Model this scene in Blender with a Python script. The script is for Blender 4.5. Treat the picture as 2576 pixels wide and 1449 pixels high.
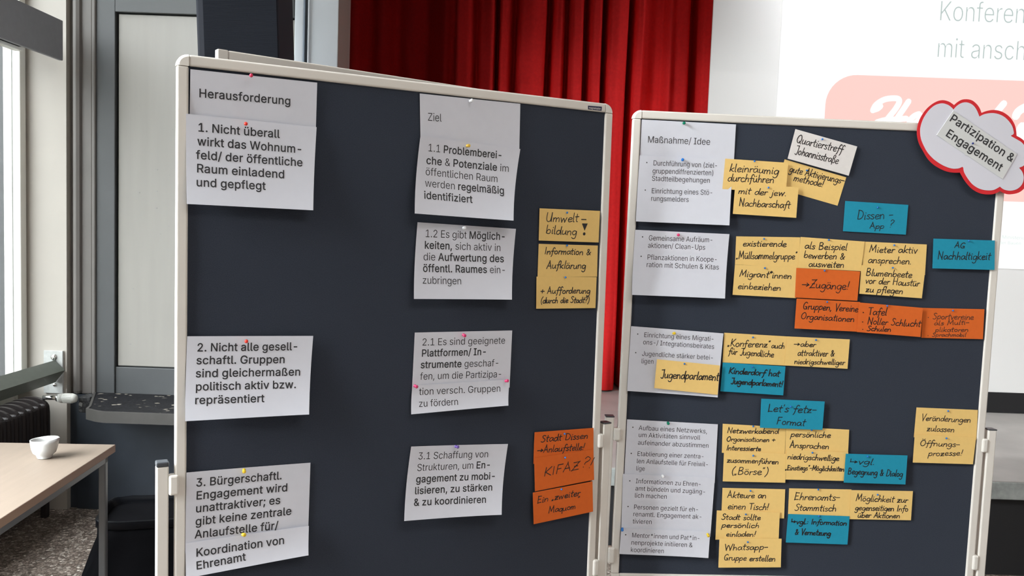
import bpy, bmesh, math, random
from mathutils import Vector, Matrix
from mathutils.geometry import tessellate_polygon

random.seed(11)
for o in list(bpy.data.objects):
    bpy.data.objects.remove(o)
sc = bpy.context.scene
COL = sc.collection

# ------------------------------------------------------------------ camera
F = 2138.06                                    # focal length in pixels of the 2576 x 1449 frame
EYE = Vector((0, 0, 1.53))
CAM = Matrix(((0.999379, -0.035238, 0.0), (0.00251, 0.071183, -0.99746), (0.035148, 0.996841, 0.071227)))
cd = bpy.data.cameras.new('camera')
cd.sensor_width = 36
cd.lens = F / 2576 * 36
cd.clip_start = 0.02
cd.dof.use_dof = True
cd.dof.focus_distance = 2.35
cd.dof.aperture_fstop = 12.0
cam = bpy.data.objects.new('camera', cd)
COL.objects.link(cam)
cam.matrix_world = Matrix.Translation(EYE) @ CAM.to_4x4()
sc.camera = cam

# ------------------------------------------------------------------ world, daylight, exposure
sc.view_settings.view_transform = 'Standard'
sc.view_settings.look = 'None'
sc.view_settings.gamma = 1
sc.view_settings.use_curve_mapping = False
sc.view_settings.exposure = 0.0
sc.cycles.max_bounces = 8
sc.cycles.diffuse_bounces = 6
sc.cycles.sample_clamp_indirect = 6
SKY_STRENGTH = 61.0
HALL_FILL_W = 21.0                                   # added fill lamps of the hall, watts each
STAGE_FILL_W = 17.5                                  # added fill battens over the stage, watts each
w = bpy.data.worlds.new('overcast_sky')
sc.world = w
w.use_nodes = True
nt = w.node_tree
nt.nodes.clear()
tc = nt.nodes.new('ShaderNodeTexCoord')
sep = nt.nodes.new('ShaderNodeSeparateXYZ')
mr = nt.nodes.new('ShaderNodeMapRange')
mr.inputs[1].default_value = -0.25
mr.inputs[2].default_value = 0.45
rp = nt.nodes.new('ShaderNodeValToRGB')
rp.color_ramp.elements[0].position = 0.0
rp.color_ramp.elements[0].color = (0.060, 0.058, 0.052, 1)
rp.color_ramp.elements[1].position = 1.0
rp.color_ramp.elements[1].color = (0.95, 0.965, 1.0, 1)
e = rp.color_ramp.elements.new(0.36)
e.color = (0.11, 0.115, 0.11, 1)
e = rp.color_ramp.elements.new(0.50)
e.color = (0.46, 0.47, 0.48, 1)
bg = nt.nodes.new('ShaderNodeBackground')
bg.inputs[1].default_value = SKY_STRENGTH
wo = nt.nodes.new('ShaderNodeOutputWorld')
nt.links.new(tc.outputs['Generated'], sep.inputs[0])
nt.links.new(sep.outputs[2], mr.inputs[0])
nt.links.new(mr.outputs[0], rp.inputs[0])
nt.links.new(rp.outputs[0], bg.inputs[0])
nt.links.new(bg.outputs[0], wo.inputs[0])


def portal(name, loc, rot, sx, sy):
    l = bpy.data.lights.new(name, 'AREA')
    l.shape = 'RECTANGLE'
    l.size, l.size_y = sx, sy
    l.cycles.is_portal = True
    o = bpy.data.objects.new(name, l)
    COL.objects.link(o)
    o.location = loc
    o.rotation_euler = rot


WIN = [(4.27, 2.45), (2.30, 0.30), (0.15, -1.85), (-2.0, -4.0)]    # window bays along the left wall (far y, near y)
WZ0, WZ1, WALLX = 0.62, 3.60, -2.50
for y1, y0 in WIN:
    portal('window_daylight', (WALLX - 0.06, (y0 + y1) / 2, (WZ0 + WZ1) / 2), (0, -math.pi / 2, 0), WZ1 - WZ0, y1 - y0)


# ------------------------------------------------------------------ pixel rays (used to measure real positions)
def ray(px, py):
    return CAM @ Vector(((px - 1288) / F, -(py - 724.5) / F, -1))


def onY(px, py, Y):
    d = ray(px, py)
    return EYE + d * (Y / d.y)


def onZ(px, py, Z):
    d = ray(px, py)
    return EYE + d * ((Z - EYE.z) / d.z)


# ------------------------------------------------------------------ materials
MATS = {}


def mat(name, col, rough=0.6, metal=0.0, noise=0.0, scale=30.0, bump=0.0, spec=0.5, stretch=None, emit=None, sheen=0.0):
    if name in MATS:
        return MATS[name]
    m = bpy.data.materials.new(name)
    m.use_nodes = True
    n = m.node_tree
    p = n.nodes['Principled BSDF']
    p.inputs['Base Color'].default_value = (*col, 1)
    p.inputs['Roughness'].default_value = rough
    p.inputs['Metallic'].default_value = metal
    p.inputs['Specular IOR Level'].default_value = spec
    if sheen:
        p.inputs['Sheen Weight'].default_value = sheen
    if emit:
        p.inputs['Emission Color'].default_value = (*emit[0], 1)
        p.inputs['Emission Strength'].default_value = emit[1]
    if noise or bump:
        t = n.nodes.new('ShaderNodeTexCoord')
        mp = n.nodes.new('ShaderNodeMapping')
        if stretch:
            mp.inputs['Scale'].default_value = stretch
        nz = n.nodes.new('ShaderNodeTexNoise')
        nz.inputs['Scale'].default_value = scale
        nz.inputs['Detail'].default_value = 5
        n.links.new(t.outputs['Object'], mp.inputs[0])
        n.links.new(mp.outputs[0], nz.inputs['Vector'])
        if noise:
            r = n.nodes.new('ShaderNodeValToRGB')
            r.color_ramp.elements[0].position = 0.3
            r.color_ramp.elements[1].position = 0.7
            r.color_ramp.elements[0].color = (*[max(0, c * (1 - noise)) for c in col], 1)
            r.color_ramp.elements[1].color = (*[min(1, c * (1 + noise)) for c in col], 1)
            n.links.new(nz.outputs['Fac'], r.inputs[0])
            n.links.new(r.outputs[0], p.inputs['Base Color'])
        if bump:
            b = n.nodes.new('ShaderNodeBump')
            b.inputs['Strength'].default_value = bump
            b.inputs['Distance'].default_value = 0.002
            n.links.new(nz.outputs['Fac'], b.inputs['Height'])
            n.links.new(b.outputs[0], p.inputs['Normal'])
    MATS[name] = m
    return m


def glass_mat(name, tint):
    m = bpy.data.materials.new(name)
    m.use_nodes = True
    n = m.node_tree
    n.nodes.clear()
    a = n.nodes.new('ShaderNodeBsdfTransparent')
    a.inputs[0].default_value = (*tint, 1)
    g = n.nodes.new('ShaderNodeBsdfGlossy')
    g.inputs['Roughness'].default_value = 0.03
    x = n.nodes.new('ShaderNodeMixShader')
    o = n.nodes.new('ShaderNodeOutputMaterial')
    x.inputs[0].default_value = 0.06
    n.links.new(a.outputs[0], x.inputs[1])
    n.links.new(g.outputs[0], x.inputs[2])
    n.links.new(x.outputs[0], o.inputs[0])
    return m


def pebble_mat(name, cols, scale, rough=0.5, bump=0.35):
    """ground stone chips set in cement"""
    m = bpy.data.materials.new(name)
    m.use_nodes = True
    n = m.node_tree
    p = n.nodes['Principled BSDF']
    t = n.nodes.new('ShaderNodeTexCoord')
    v = n.nodes.new('ShaderNodeTexVoronoi')
    v.inputs['Scale'].default_value = scale
    v.inputs['Randomness'].default_value = 1.0
    ve = n.nodes.new('ShaderNodeTexVoronoi')
    ve.feature = 'DISTANCE_TO_EDGE'
    ve.inputs['Scale'].default_value = scale
    sx = n.nodes.new('ShaderNodeSeparateXYZ')
    r = n.nodes.new('ShaderNodeValToRGB')
    r.color_ramp.interpolation = 'LINEAR'
    for i, (pos, c) in enumerate(cols):
        if i < 2:
            el = r.color_ramp.elements[i]
            el.position = pos
        else:
            el = r.color_ramp.elements.new(pos)
        el.color = (*c, 1)
    er = n.nodes.new('ShaderNodeValToRGB')
    er.color_ramp.elements[0].position = 0.0
    er.color_ramp.elements[0].color = (0.35, 0.35, 0.35, 1)
    er.color_ramp.elements[1].position = 0.22
    mx = n.nodes.new('ShaderNodeMixRGB')
    mx.blend_type = 'MULTIPLY'
    mx.inputs[0].default_value = 1
    b = n.nodes.new('ShaderNodeBump')
    b.inputs['Strength'].default_value = bump
    b.inputs['Distance'].default_value = 0.006
    for q in (v, ve):
        n.links.new(t.outputs['Object'], q.inputs['Vector'])
    n.links.new(v.outputs['Color'], sx.inputs[0])
    n.links.new(sx.outputs[0], r.inputs[0])
    n.links.new(ve.outputs['Distance'], er.inputs[0])
    n.links.new(r.outputs[0], mx.inputs[1])
    n.links.new(er.outputs[0], mx.inputs[2])
    n.links.new(mx.outputs[0], p.inputs['Base Color'])
    n.links.new(ve.outputs['Distance'], b.inputs['Height'])
    n.links.new(b.outputs[0], p.inputs['Normal'])
    p.inputs['Roughness'].default_value = rough
    p.inputs['Specular IOR Level'].default_value = 0.2
    MATS[name] = m
    return m


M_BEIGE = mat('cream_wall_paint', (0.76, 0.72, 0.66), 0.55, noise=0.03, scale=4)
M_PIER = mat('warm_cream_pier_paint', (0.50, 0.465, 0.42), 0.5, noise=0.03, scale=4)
M_NOSE = mat('dark_grey_nosing_metal', (0.055, 0.052, 0.048), 0.5, noise=0.08, scale=15)
M_CEIL = mat('white_ceiling_paint', (0.74, 0.73, 0.70), 0.8)
M_HALL = mat('buff_hall_paint', (0.76, 0.725, 0.68), 0.7)
M_GREY = mat('grey_painted_metal', (0.155, 0.143, 0.134), 0.5, noise=0.06, scale=6)
M_BGREY = mat('blue_grey_frame_paint', (0.075, 0.079, 0.083), 0.45, noise=0.05, scale=5)
M_PANEL = mat('white_panel_lacquer', (0.32, 0.305, 0.28), 0.4, noise=0.03, scale=3, stretch=(8, 8, 0.6))
M_NAVY = mat('dark_blue_wainscot', (0.038, 0.047, 0.062), 0.5, noise=0.1, scale=9)
M_WINF = mat('white_window_frame', (0.78, 0.77, 0.72), 0.35)
M_BLACK = mat('matt_black_paint', (0.010, 0.010, 0.012), 0.7)
M_CASS = mat('dark_grey_cassette', (0.26, 0.265, 0.29), 0.5, noise=0.04)
M_SILVER = mat('pale_aluminium_cladding', (0.82, 0.88, 0.95), 0.38, noise=0.05, scale=3, stretch=(1, 1, 0.5))
M_TAUPE = mat('taupe_reveal_paint', (0.27, 0.225, 0.21), 0.6)
M_STAGE = mat('grey_stage_floor', (0.35, 0.335, 0.32), 0.45, noise=0.10, scale=5)
M_TRIM = mat('grey_green_stage_edge', (0.30, 0.32, 0.31), 0.4, noise=0.25, scale=25)
M_RADI = mat('dark_brown_radiator_enamel', (0.022, 0.017, 0.017), 0.5, spec=0.35)
M_OLIVE = mat('grey_green_rail_paint', (0.13, 0.145, 0.125), 0.5, noise=0.05)
M_ZINC = mat('galvanised_plate', (0.55, 0.56, 0.55), 0.45, metal=0.3, noise=0.12, scale=40)
M_CHROME = mat('chrome', (0.75, 0.75, 0.74), 0.15, metal=1.0)
M_WPLAST = mat('off_white_plastic', (0.72, 0.72, 0.68), 0.4)
M_FRAME = mat('ivory_frame_lacquer', (0.72, 0.685, 0.635), 0.32, noise=0.015, scale=12)
M_CAPW = mat('ivory_corner_plastic', (0.74, 0.71, 0.66), 0.3)
M_FELT = mat('dark_blue_felt', (0.034, 0.041, 0.058), 0.95, noise=0.12, scale=420, bump=0.4, spec=0.15, sheen=0.05)
M_PCAP = mat('dark_grey_cap_plastic', (0.045, 0.05, 0.058), 0.45)
M_PAPER = mat('white_paper', (0.65, 0.66, 0.725), 0.75, noise=0.012, scale=40, spec=0.25)
M_YEL = mat('yellow_card', (0.82, 0.56, 0.20), 0.8, noise=0.02, scale=60, spec=0.2)
M_ORA = mat('orange_card', (0.68, 0.135, 0.022), 0.8, noise=0.03, scale=60, spec=0.2)
M_BLU = mat('turquoise_card', (0.016, 0.27, 0.40), 0.8, noise=0.03, scale=60, spec=0.2)
M_WCARD = mat('pale_card', (0.74, 0.71, 0.69), 0.8, noise=0.02, scale=60, spec=0.2)
M_PRINT = mat('printed_black_ink', (0.022, 0.022, 0.026), 0.6)
M_MARK = mat('black_marker_ink', (0.014, 0.012, 0.012), 0.5)
M_MARKL = mat('thin_brown_black_marker_ink', (0.10, 0.035, 0.015), 0.6)
M_STEEL = mat('pin_steel', (0.6, 0.6, 0.6), 0.3, metal=1.0)
M_SIGNR = mat('red_card', (0.66, 0.022, 0.03), 0.7, spec=0.3)
M_SIGNW = mat('white_cloud_paper', (0.69, 0.69, 0.765), 0.75, spec=0.2)
M_STRIP = mat('grey_white_strip_paper', (0.66, 0.67, 0.67), 0.7, spec=0.2)
M_WOOD = mat('beech_laminate', (0.19, 0.152, 0.121), 0.5, spec=0.12, noise=0.04, scale=5, stretch=(14, 1, 1))
M_EDGE = mat('beech_edge_band', (0.27, 0.175, 0.122), 0.45, noise=0.06, scale=8, stretch=(10, 1, 1))
M_TLEG = mat('grey_steel_table_frame', (0.13, 0.14, 0.15), 0.35, metal=0.2)
M_PORC = mat('white_porcelain', (0.54, 0.54, 0.53), 0.15)
M_BAG = mat('black_plastic_bag', (0.005, 0.005, 0.006), 0.8, noise=0.2, scale=10, bump=0.6, spec=0.03)
M_CURT = mat('red_velvet', (0.80, 0.028, 0.030), 0.9, noise=0.06, scale=50, spec=0.1)
M_SCREEN = mat('white_screen_cloth', (0.88, 0.88, 0.88), 0.85, spec=0.1)
M_SHADE = mat('shaded_frame_lacquer', (0.66, 0.62, 0.57), 0.5)  # frame lacquer copy, darkened for the shade behind the left board
M_LOGO = mat('navy_maker_plate', (0.012, 0.014, 0.06), 0.4)
M_SPK = mat('dark_blue_grey_cabinet', (0.018, 0.020, 0.028), 0.7, spec=0.2)
M_SPKR = mat('dark_rib_grille', (0.008, 0.0095, 0.014), 0.8, spec=0.12)
M_SPKD = mat('blackened_side_panel', (0.008, 0.008, 0.013), 0.7)
M_GRAN = pebble_mat('speckled_dark_stone', [(0.0, (0.008, 0.008, 0.011)), (0.965, (0.012, 0.012, 0.015)), (0.975, (0.34, 0.31, 0.26)), (1.0, (0.22, 0.2, 0.17))], 55, 0.6, 0.1)
M_FLOOR = pebble_mat('exposed_aggregate_floor', [(0.0, (0.15, 0.115, 0.095)), (0.45, (0.31, 0.245, 0.205)), (0.75, (0.45, 0.375, 0.32)), (1.0, (0.74, 0.66, 0.59))], 75, 0.35, 0.6)
M_GLASS = glass_mat('clear_window_glass', (0.95, 0.97, 0.965))
M_GLASST = glass_mat('grey_tinted_glass', (0.40, 0.41, 0.407))  # tint holds back daylight in the near corner
M_GLASSM = glass_mat('dimmed_bay_glass', (0.11, 0.112, 0.112))  # unseen third bay, tinted only to cut its daylight
M_GLASSD = glass_mat('dimmed_rear_glass', (0.06, 0.061, 0.061))  # unseen rearmost bay, tinted further to cut its daylight


# printed letter outlines: character, advance, contours (capital height 1000)
GLYPH_DATA = r'''
LK	895	140,24 221,24 225,336 370,492 388,501 413,486 742,24 838,24 462,552 458,570 466,587 825,972 820,977 724,977 386,612 265,468 250,461 232,468 222,486 223,972 220,978 141,978
La	743	281,8 341,6 413,22 470,56 520,116 539,124 565,104 566,26 639,26 640,494 633,566 613,620 575,670 527,702 473,722 377,734 311,727 251,711 203,688 161,657 112,590 185,565 215,606 264,644 323,666 395,672 449,664 497,643 533,609 555,566 562,488 554,464 533,443 485,427 287,400 209,381 138,344 99,296 85,254 83,188 95,134 113,98 146,62 185,34|329,68 269,75 227,91 176,140 162,176 159,218 166,254 183,284 221,316 275,338 473,372 533,392 551,389 564,368 561,242 547,194 523,152 479,110 436,86 377,70
Lc	756	376,8 487,15 565,45 642,110 684,182 613,203 583,150 535,105 469,76 391,70 331,81 277,109 233,152 197,212 169,332 175,452 214,560 247,604 283,635 361,666 457,666 508,650 553,621 613,542 680,560 641,632 583,684 517,716 445,732 379,732 313,721 259,699 205,661 152,602 121,542 100,476 90,398 92,314 104,248 128,182 163,124 205,78 259,41 319,17
Le	772	382,8 475,10 571,40 649,99 677,140 685,164 613,180 563,116 529,93 475,74 397,69 331,82 271,112 214,170 175,266 167,326 175,347 193,355 703,355 707,362 702,464 689,524 668,578 637,627 590,674 541,704 487,723 415,733 355,730 277,708 235,686 187,645 151,600 121,542 99,470 90,398 92,314 105,242 155,134 205,78 259,41 319,18|187,414 168,440 177,494 209,566 237,602 277,635 316,656 403,671 487,657 559,609 606,536 629,440 620,422 601,412
Lf	477	180,24 252,22 257,30 258,648 276,664 420,665 426,672 426,720 420,724 282,724 260,738 257,834 264,876 288,920 324,944 360,952 432,952 444,1011 342,1018 294,1007 252,987 215,954 189,906 174,734 156,725 35,720 36,665 156,666 181,648
Lh	784	125,24 201,24 202,462 223,554 253,601 295,637 355,662 415,669 475,661 517,642 559,606 589,552 604,462 605,30 607,23 680,24 679,498 669,570 651,618 619,666 571,704 511,727 445,734 379,725 325,702 283,668 241,612 217,612 201,642 199,978 127,978 125,972
Li	306	127,24 201,24 201,720 195,724 125,720|154,894 195,900 224,936 219,978 201,996 177,1006 135,1000 115,984 104,960 114,918
Lm	1177	125,24 201,24 203,498 220,564 238,594 211,598 201,612 193,724 126,720|563,24 637,24 637,486 652,564 672,600 709,637 763,664 823,672 883,663 931,640 967,607 984,576 997,498 997,24 1071,24 1072,522 1066,570 1031,654 973,708 889,735 787,727 709,688 673,652 643,600 625,591 607,600 568,672 529,710 481,731 415,736 361,724 326,708 288,678 257,636 247,605 277,634 331,662 391,672 427,669 499,638 546,582 561,510
Ln	783	125,24 201,24 202,462 223,554 253,601 295,637 355,662 415,669 475,661 517,642 559,606 589,552 604,462 605,30 607,23 680,24 675,540 643,633 583,697 541,718 487,731 427,733 379,725 299,684 241,605 223,596 211,600 199,618 197,720 127,722
Lo	794	375,8 457,9 517,23 559,42 613,80 652,122 689,182 705,224 724,314 726,398 716,476 696,542 664,602 624,650 571,691 499,722 451,731 379,733 313,721 259,699 205,662 166,620 132,566 106,500 92,428 90,338 99,266 120,200 156,134 197,86 259,41 319,17|361,73 307,90 271,113 209,188 186,242 172,302 172,434 207,548 235,591 271,626 313,652 361,666 457,666 499,653 541,630 582,590 610,548 645,434 644,302 631,242 608,188 579,146 541,110 499,86 451,73
Lr	487	125,24 201,24 202,474 220,552 264,612 319,645 385,661 454,660 456,732 386,732 331,714 283,679 247,623 223,609 198,630 197,720 126,720
Ls	695	320,8 436,13 520,42 568,75 603,116 620,152 628,194 626,242 613,284 562,342 490,377 268,438 221,470 196,511 195,572 220,619 268,655 328,673 400,674 460,657 496,632 544,572 604,586 574,648 532,688 478,717 418,731 334,732 280,723 196,686 142,633 123,596 115,554 117,506 130,464 172,412 250,370 477,308 519,278 544,236 545,176 519,128 466,89 400,70 316,70 247,92 196,133 166,182 100,168 104,146 130,99 178,54 256,18
Lt	425	300,16 392,22 379,79 319,77 271,90 239,124 229,154 226,640 247,664 373,665 379,670 379,720 253,724 235,731 227,748 223,904 151,904 147,736 127,723 37,723 35,670 133,664 149,646 150,184 156,130 173,88 211,46 253,25
L 	369	
RA	937	43,12 52,6 160,6 165,12 262,285 670,285 684,276 779,12 784,6 898,8 538,993 399,990|304,387 301,402 463,894 472,902 641,396 628,385
RB	891	124,12 130,6 484,6 592,15 658,34 709,60 752,96 783,138 805,192 815,252 811,324 795,378 762,432 724,468 676,495 620,510 613,522 688,561 730,596 760,643 775,708 772,786 751,852 712,908 653,954 592,979 520,992 124,990|250,106 239,120 244,456 490,460 550,453 626,420 681,360 703,294 701,234 676,178 634,139 586,118 532,109|250,555 239,570 244,891 532,889 597,864 640,822 664,762 663,696 638,636 592,590 544,567 496,557
RC	997	451,-2 541,-7 619,2 697,26 758,58 823,112 866,166 901,232 921,304 811,309 769,220 715,160 631,115 535,98 439,109 361,144 292,202 239,286 213,358 200,436 198,532 208,616 230,694 264,760 307,814 361,857 421,885 481,899 553,901 619,889 685,860 742,814 781,760 811,691 921,694 881,808 811,900 760,940 709,969 595,1002 493,1006 409,993 325,960 258,916 193,850 144,772 116,706 93,610 85,502 93,388 118,286 157,202 208,130 277,69 349,28
RD	981	124,12 130,6 430,6 574,22 658,51 712,81 778,137 817,186 859,264 888,360 901,498 894,612 871,708 832,793 780,864 712,921 610,970 514,990 124,990|250,106 239,120 240,888 250,894 490,891 562,877 611,858 667,822 713,774 749,714 776,636 790,534 788,444 776,366 748,285 717,234 680,192 631,156 580,131 478,109
RE	817	124,12 130,6 730,8 730,104 250,106 239,120 244,452 688,456 693,462 688,556 244,558 242,888 250,894 724,895 724,993 124,990
RF	800	124,12 130,6 238,11 244,438 673,444 670,541 243,546 242,888 250,894 718,896 718,993 124,990
RG	1017	450,-1 553,-7 637,5 715,31 781,70 835,119 883,185 912,251 930,335 931,497 565,497 565,397 811,397 821,389 806,293 760,203 684,137 589,103 487,101 391,128 309,185 248,269 220,335 203,413 198,527 208,617 230,695 264,761 307,814 360,857 415,884 475,899 547,901 607,891 676,863 730,821 772,767 811,691 924,695 909,749 881,809 805,904 703,970 583,1003 487,1006 397,991 319,959 253,914 187,845 145,777 116,707 92,605 85,503 93,389 118,287 157,201 211,126 277,68 349,27
RH	1010	124,12 130,6 239,12 244,458 766,462 777,450 778,12 784,6 886,6 892,12 892,990 777,990 777,576 766,562 244,564 239,990 124,990
RI	585	67,12 79,6 517,6 523,12 523,102 517,106 361,106 353,120 353,882 361,894 517,894 523,906 523,990 517,994 67,990 67,900 73,894 229,894 238,882 238,120 229,106 73,106 67,102
RJ	773	297,-2 401,-6 506,22 587,82 635,161 650,220 655,286 653,993 545,994 540,988 539,262 527,200 492,142 449,111 401,95 347,93 287,106 239,138 203,190 189,244 185,330 77,334 71,328 73,250 82,190 119,109 155,67 197,35 245,12
RK	911	124,12 130,6 238,11 240,330 388,485 731,12 742,6 862,6 866,12 474,570 862,992 713,990 370,618 250,477 238,492 239,990 124,990
RL	766	124,12 136,6 694,6 704,12 700,106 250,106 240,114 239,990 232,994 124,990
RM	1229	124,12 136,6 226,6 234,12 233,852 244,849 335,588 564,12 574,6 664,6 891,576 994,859 1002,846 997,12 1006,6 1108,7 1108,993 939,990 696,360 622,146 610,152 544,354 296,990 124,990
RN	1023	124,12 136,6 232,6 240,12 240,582 231,840 238,848 397,582 760,12 898,6 904,12 904,990 790,990 796,162 790,151 682,336 267,990 124,990
RO	1042	452,-2 529,-7 619,2 697,26 775,71 840,130 892,202 930,286 955,388 963,502 955,610 930,712 892,796 836,874 757,941 673,983 589,1003 493,1006 409,993 325,960 258,916 193,850 144,772 116,706 93,610 85,502 93,388 119,286 157,202 209,130 277,69 349,28|493,100 421,115 361,144 309,184 265,239 231,304 208,382 198,466 200,556 209,622 230,694 264,760 308,814 361,856 421,885 481,899 547,901 613,890 689,856 742,814 785,760 819,694 841,616 851,532 849,442 840,376 817,301 784,238 740,184 691,145 631,116 565,100
RP	868	124,12 130,6 239,12 244,367 490,372 592,388 688,437 730,478 759,522 782,576 795,642 797,708 786,774 768,828 739,876 700,919 652,952 586,979 496,993 124,990|244,473 244,892 514,890 581,870 631,834 672,762 683,672 666,588 622,523 568,489 508,474
RQ	1042	787,-82 799,-88 901,-88 905,-82 789,74 858,152 894,206 929,284 949,356 962,458 960,572 948,650 920,740 889,802 835,875 775,929 697,974 619,998 553,1007 463,1003 373,982 295,943 211,872 157,796 119,716 94,614 85,500 94,386 119,284 155,206 193,150 253,88 319,43 403,9 493,-6 589,-3 703,27|469,103 403,122 340,158 294,200 252,260 221,332 203,410 197,500 203,590 217,654 242,722 279,782 324,830 379,867 439,891 505,901 565,900 632,884 703,847 757,798 794,746 828,668 846,590 852,500 846,410 833,350 806,278 770,218 721,168 613,305 499,304 636,122 595,106 547,99
RR	877	124,12 130,6 239,12 242,390 478,395 495,384 695,12 826,7 613,408 622,419 690,456 742,506 777,570 796,648 793,756 772,828 730,895 665,948 592,978 520,991 124,990|250,495 239,510 244,892 526,889 587,870 641,828 675,762 684,678 667,600 622,540 574,513 514,499
RS	872	359,-6 441,-11 519,-6 591,10 652,36 705,72 747,118 778,174 793,228 795,300 783,356 755,408 711,454 603,515 318,606 261,644 228,690 222,762 233,798 255,834 321,883 411,906 507,901 585,872 639,824 669,749 778,750 778,780 764,828 711,908 669,944 621,971 519,1002 447,1007 375,1002 309,987 243,958 189,919 152,876 126,828 111,774 109,708 125,642 147,603 191,558 303,496 591,404 647,366 678,318 685,276 680,234 645,168 611,138 567,114 471,92 369,98 285,129 225,187 195,262 83,258 105,168 162,84 249,25
RT	876	385,12 392,6 494,6 499,12 500,888 506,894 812,896 812,992 69,990 68,900 74,894 374,894 385,882
RU	1011	432,-4 568,-7 640,7 694,27 790,92 832,140 862,194 881,248 892,320 892,992 778,992 777,338 756,242 713,176 658,131 586,103 508,95 430,104 352,136 298,182 258,248 243,296 238,350 238,992 125,992 124,338 142,226 184,142 248,74 328,25
RV	937	403,12 411,6 537,6 544,12 897,992 779,990 477,105 463,120 379,384 163,990 42,990
RW	1343	308,12 315,6 441,6 450,12 628,672 668,858 675,863 724,654 899,12 1035,6 1305,993 1190,990 969,120 962,126 914,336 743,990 609,994 381,114 374,120 324,348 158,990 45,994
RX	926	51,12 57,6 177,8 381,300 465,434 753,7 879,7 535,516 861,992 735,991 465,589 388,720 201,993 75,993 400,510
RY	922	406,12 413,6 521,10 521,408 881,990 875,994 750,990 551,665 467,513 458,516 389,648 179,990 47,991 406,408
RZ	856	88,12 97,6 769,6 779,12 775,106 235,103 223,114 771,906 769,994 85,990 85,900 91,894 625,897 639,888 92,96
Ra	759	250,-4 341,-10 419,7 481,44 539,108 550,98 551,6 654,8 656,494 648,572 629,624 599,668 558,704 503,730 443,744 377,750 305,742 245,726 197,703 149,667 114,626 89,578 191,546 227,595 275,631 329,651 395,656 443,649 491,628 519,602 540,560 547,494 539,471 521,455 203,395 131,358 84,302 70,260 66,212 71,158 91,104 119,65 155,34 197,11|305,85 233,107 187,152 175,218 181,248 197,276 233,304 281,323 544,374 545,242 533,200 507,158 468,122 425,98 371,85
Rb	828	390,-4 475,-9 559,9 630,50 691,115 730,188 756,290 760,398 745,506 713,590 661,662 591,716 517,743 433,749 349,731 297,698 237,626 223,625 218,632 217,992 115,994 109,986 111,8 211,6 214,110 229,121 307,35 349,9|433,86 385,91 343,105 307,129 273,164 247,209 229,260 216,374 233,500 271,575 337,633 421,654 469,652 517,638 553,617 587,584 615,542 637,484 651,368 633,248 587,158 523,106 481,91
Rc	772	343,-4 463,-6 523,8 571,30 617,62 655,100 685,146 704,194 607,222 568,158 523,116 463,91 391,86 337,96 286,122 247,159 212,218 185,332 190,446 206,506 229,554 289,620 325,639 367,651 451,651 499,636 544,608 577,570 601,522 698,548 674,614 623,674 559,716 475,744 409,750 337,743 271,722 211,687 165,644 126,590 97,524 79,452 73,368 80,284 98,212 127,149 168,92 217,48 271,17
Rd	828	321,-4 415,-9 484,8 541,46 607,121 621,110 622,8 724,8 721,994 617,992 613,625 596,626 544,692 487,731 421,748 337,746 259,723 193,681 144,626 105,554 83,476 73,374 79,284 105,188 145,113 190,62 253,19|397,86 349,92 307,108 241,166 197,260 183,374 197,482 238,572 301,630 337,645 385,654 433,652 481,640 523,617 557,584 583,545 604,488 619,374 604,254 562,164 529,129 493,106 451,91
Re	788	348,-4 475,-6 577,25 625,55 661,88 708,170 607,199 577,152 529,111 469,89 397,85 337,97 283,123 241,161 209,212 190,272 183,326 193,339 723,344 712,500 693,560 662,620 625,664 571,706 517,731 451,746 379,749 313,738 265,721 208,686 163,642 123,584 97,524 79,446 73,368 80,284 97,213 127,147 163,97 217,48 271,18|187,433 187,464 202,518 253,595 325,642 403,655 481,642 547,598 591,530 613,440 601,428
Rf	493	164,12 174,6 264,6 273,12 273,642 282,649 442,654 438,740 276,744 273,834 279,870 300,909 336,931 384,938 439,930 469,1020 462,1023 408,1034 342,1034 288,1022 245,1002 199,960 174,914 165,864 161,744 20,738 19,654 24,649 156,650 165,642
Rg	830	327,-284 451,-288 571,-261 619,-236 655,-206 686,-170 708,-128 726,-20 726,730 721,740 621,736 621,634 613,621 601,624 537,700 475,736 385,750 295,737 238,712 181,669 134,610 103,550 76,430 74,346 84,268 121,166 151,122 193,80 246,46 301,26 361,16 433,19 481,31 517,50 556,82 597,136 607,140 618,130 618,-14 610,-74 583,-128 529,-171 475,-190 427,-197 325,-187 253,-150 199,-90 108,-140 139,-184 193,-233 253,-264|379,111 295,136 259,164 229,200 206,244 190,304 185,418 207,514 229,559 259,597 325,641 367,652 421,654 469,645 508,628 546,598 574,562 600,508 614,454 619,340 595,235 543,160 510,136 469,119
Rh	800	109,12 115,6 211,6 217,11 218,462 240,552 265,590 304,624 361,647 415,653 469,646 505,631 547,595 575,546 588,462 589,12 691,6 696,12 695,498 684,576 666,624 630,678 583,716 517,742 445,750 373,740 319,717 271,679 235,628 223,628 217,642 217,990 211,994 110,990
Ri	322	109,12 117,6 213,6 217,12 213,740 109,738|136,882 165,877 195,882 234,918 242,948 239,972 225,996 201,1015 165,1023 141,1020 111,1003 96,984 87,948 92,924 111,897
Rj	322	-13,-269 -8,-274 58,-271 130,-245 178,-201 208,-137 217,-59 214,740 112,740 109,733 108,-83 96,-125 70,-158 34,-173 -12,-179|154,877 208,890 231,913 240,937 239,967 228,991 208,1010 178,1022 148,1022 118,1009 96,985 88,961 89,931 101,907 124,887
Rk	742	109,12 115,6 211,6 217,11 218,276 301,354 577,11 703,6 714,12 389,426 692,738 559,737 247,418 235,410 223,413 217,426 217,990 211,994 110,990
Rl	366	218,7 289,2 347,13 328,97 277,96 247,105 230,121 220,157 217,991 115,994 109,985 111,133 126,79 145,49 175,24
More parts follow.
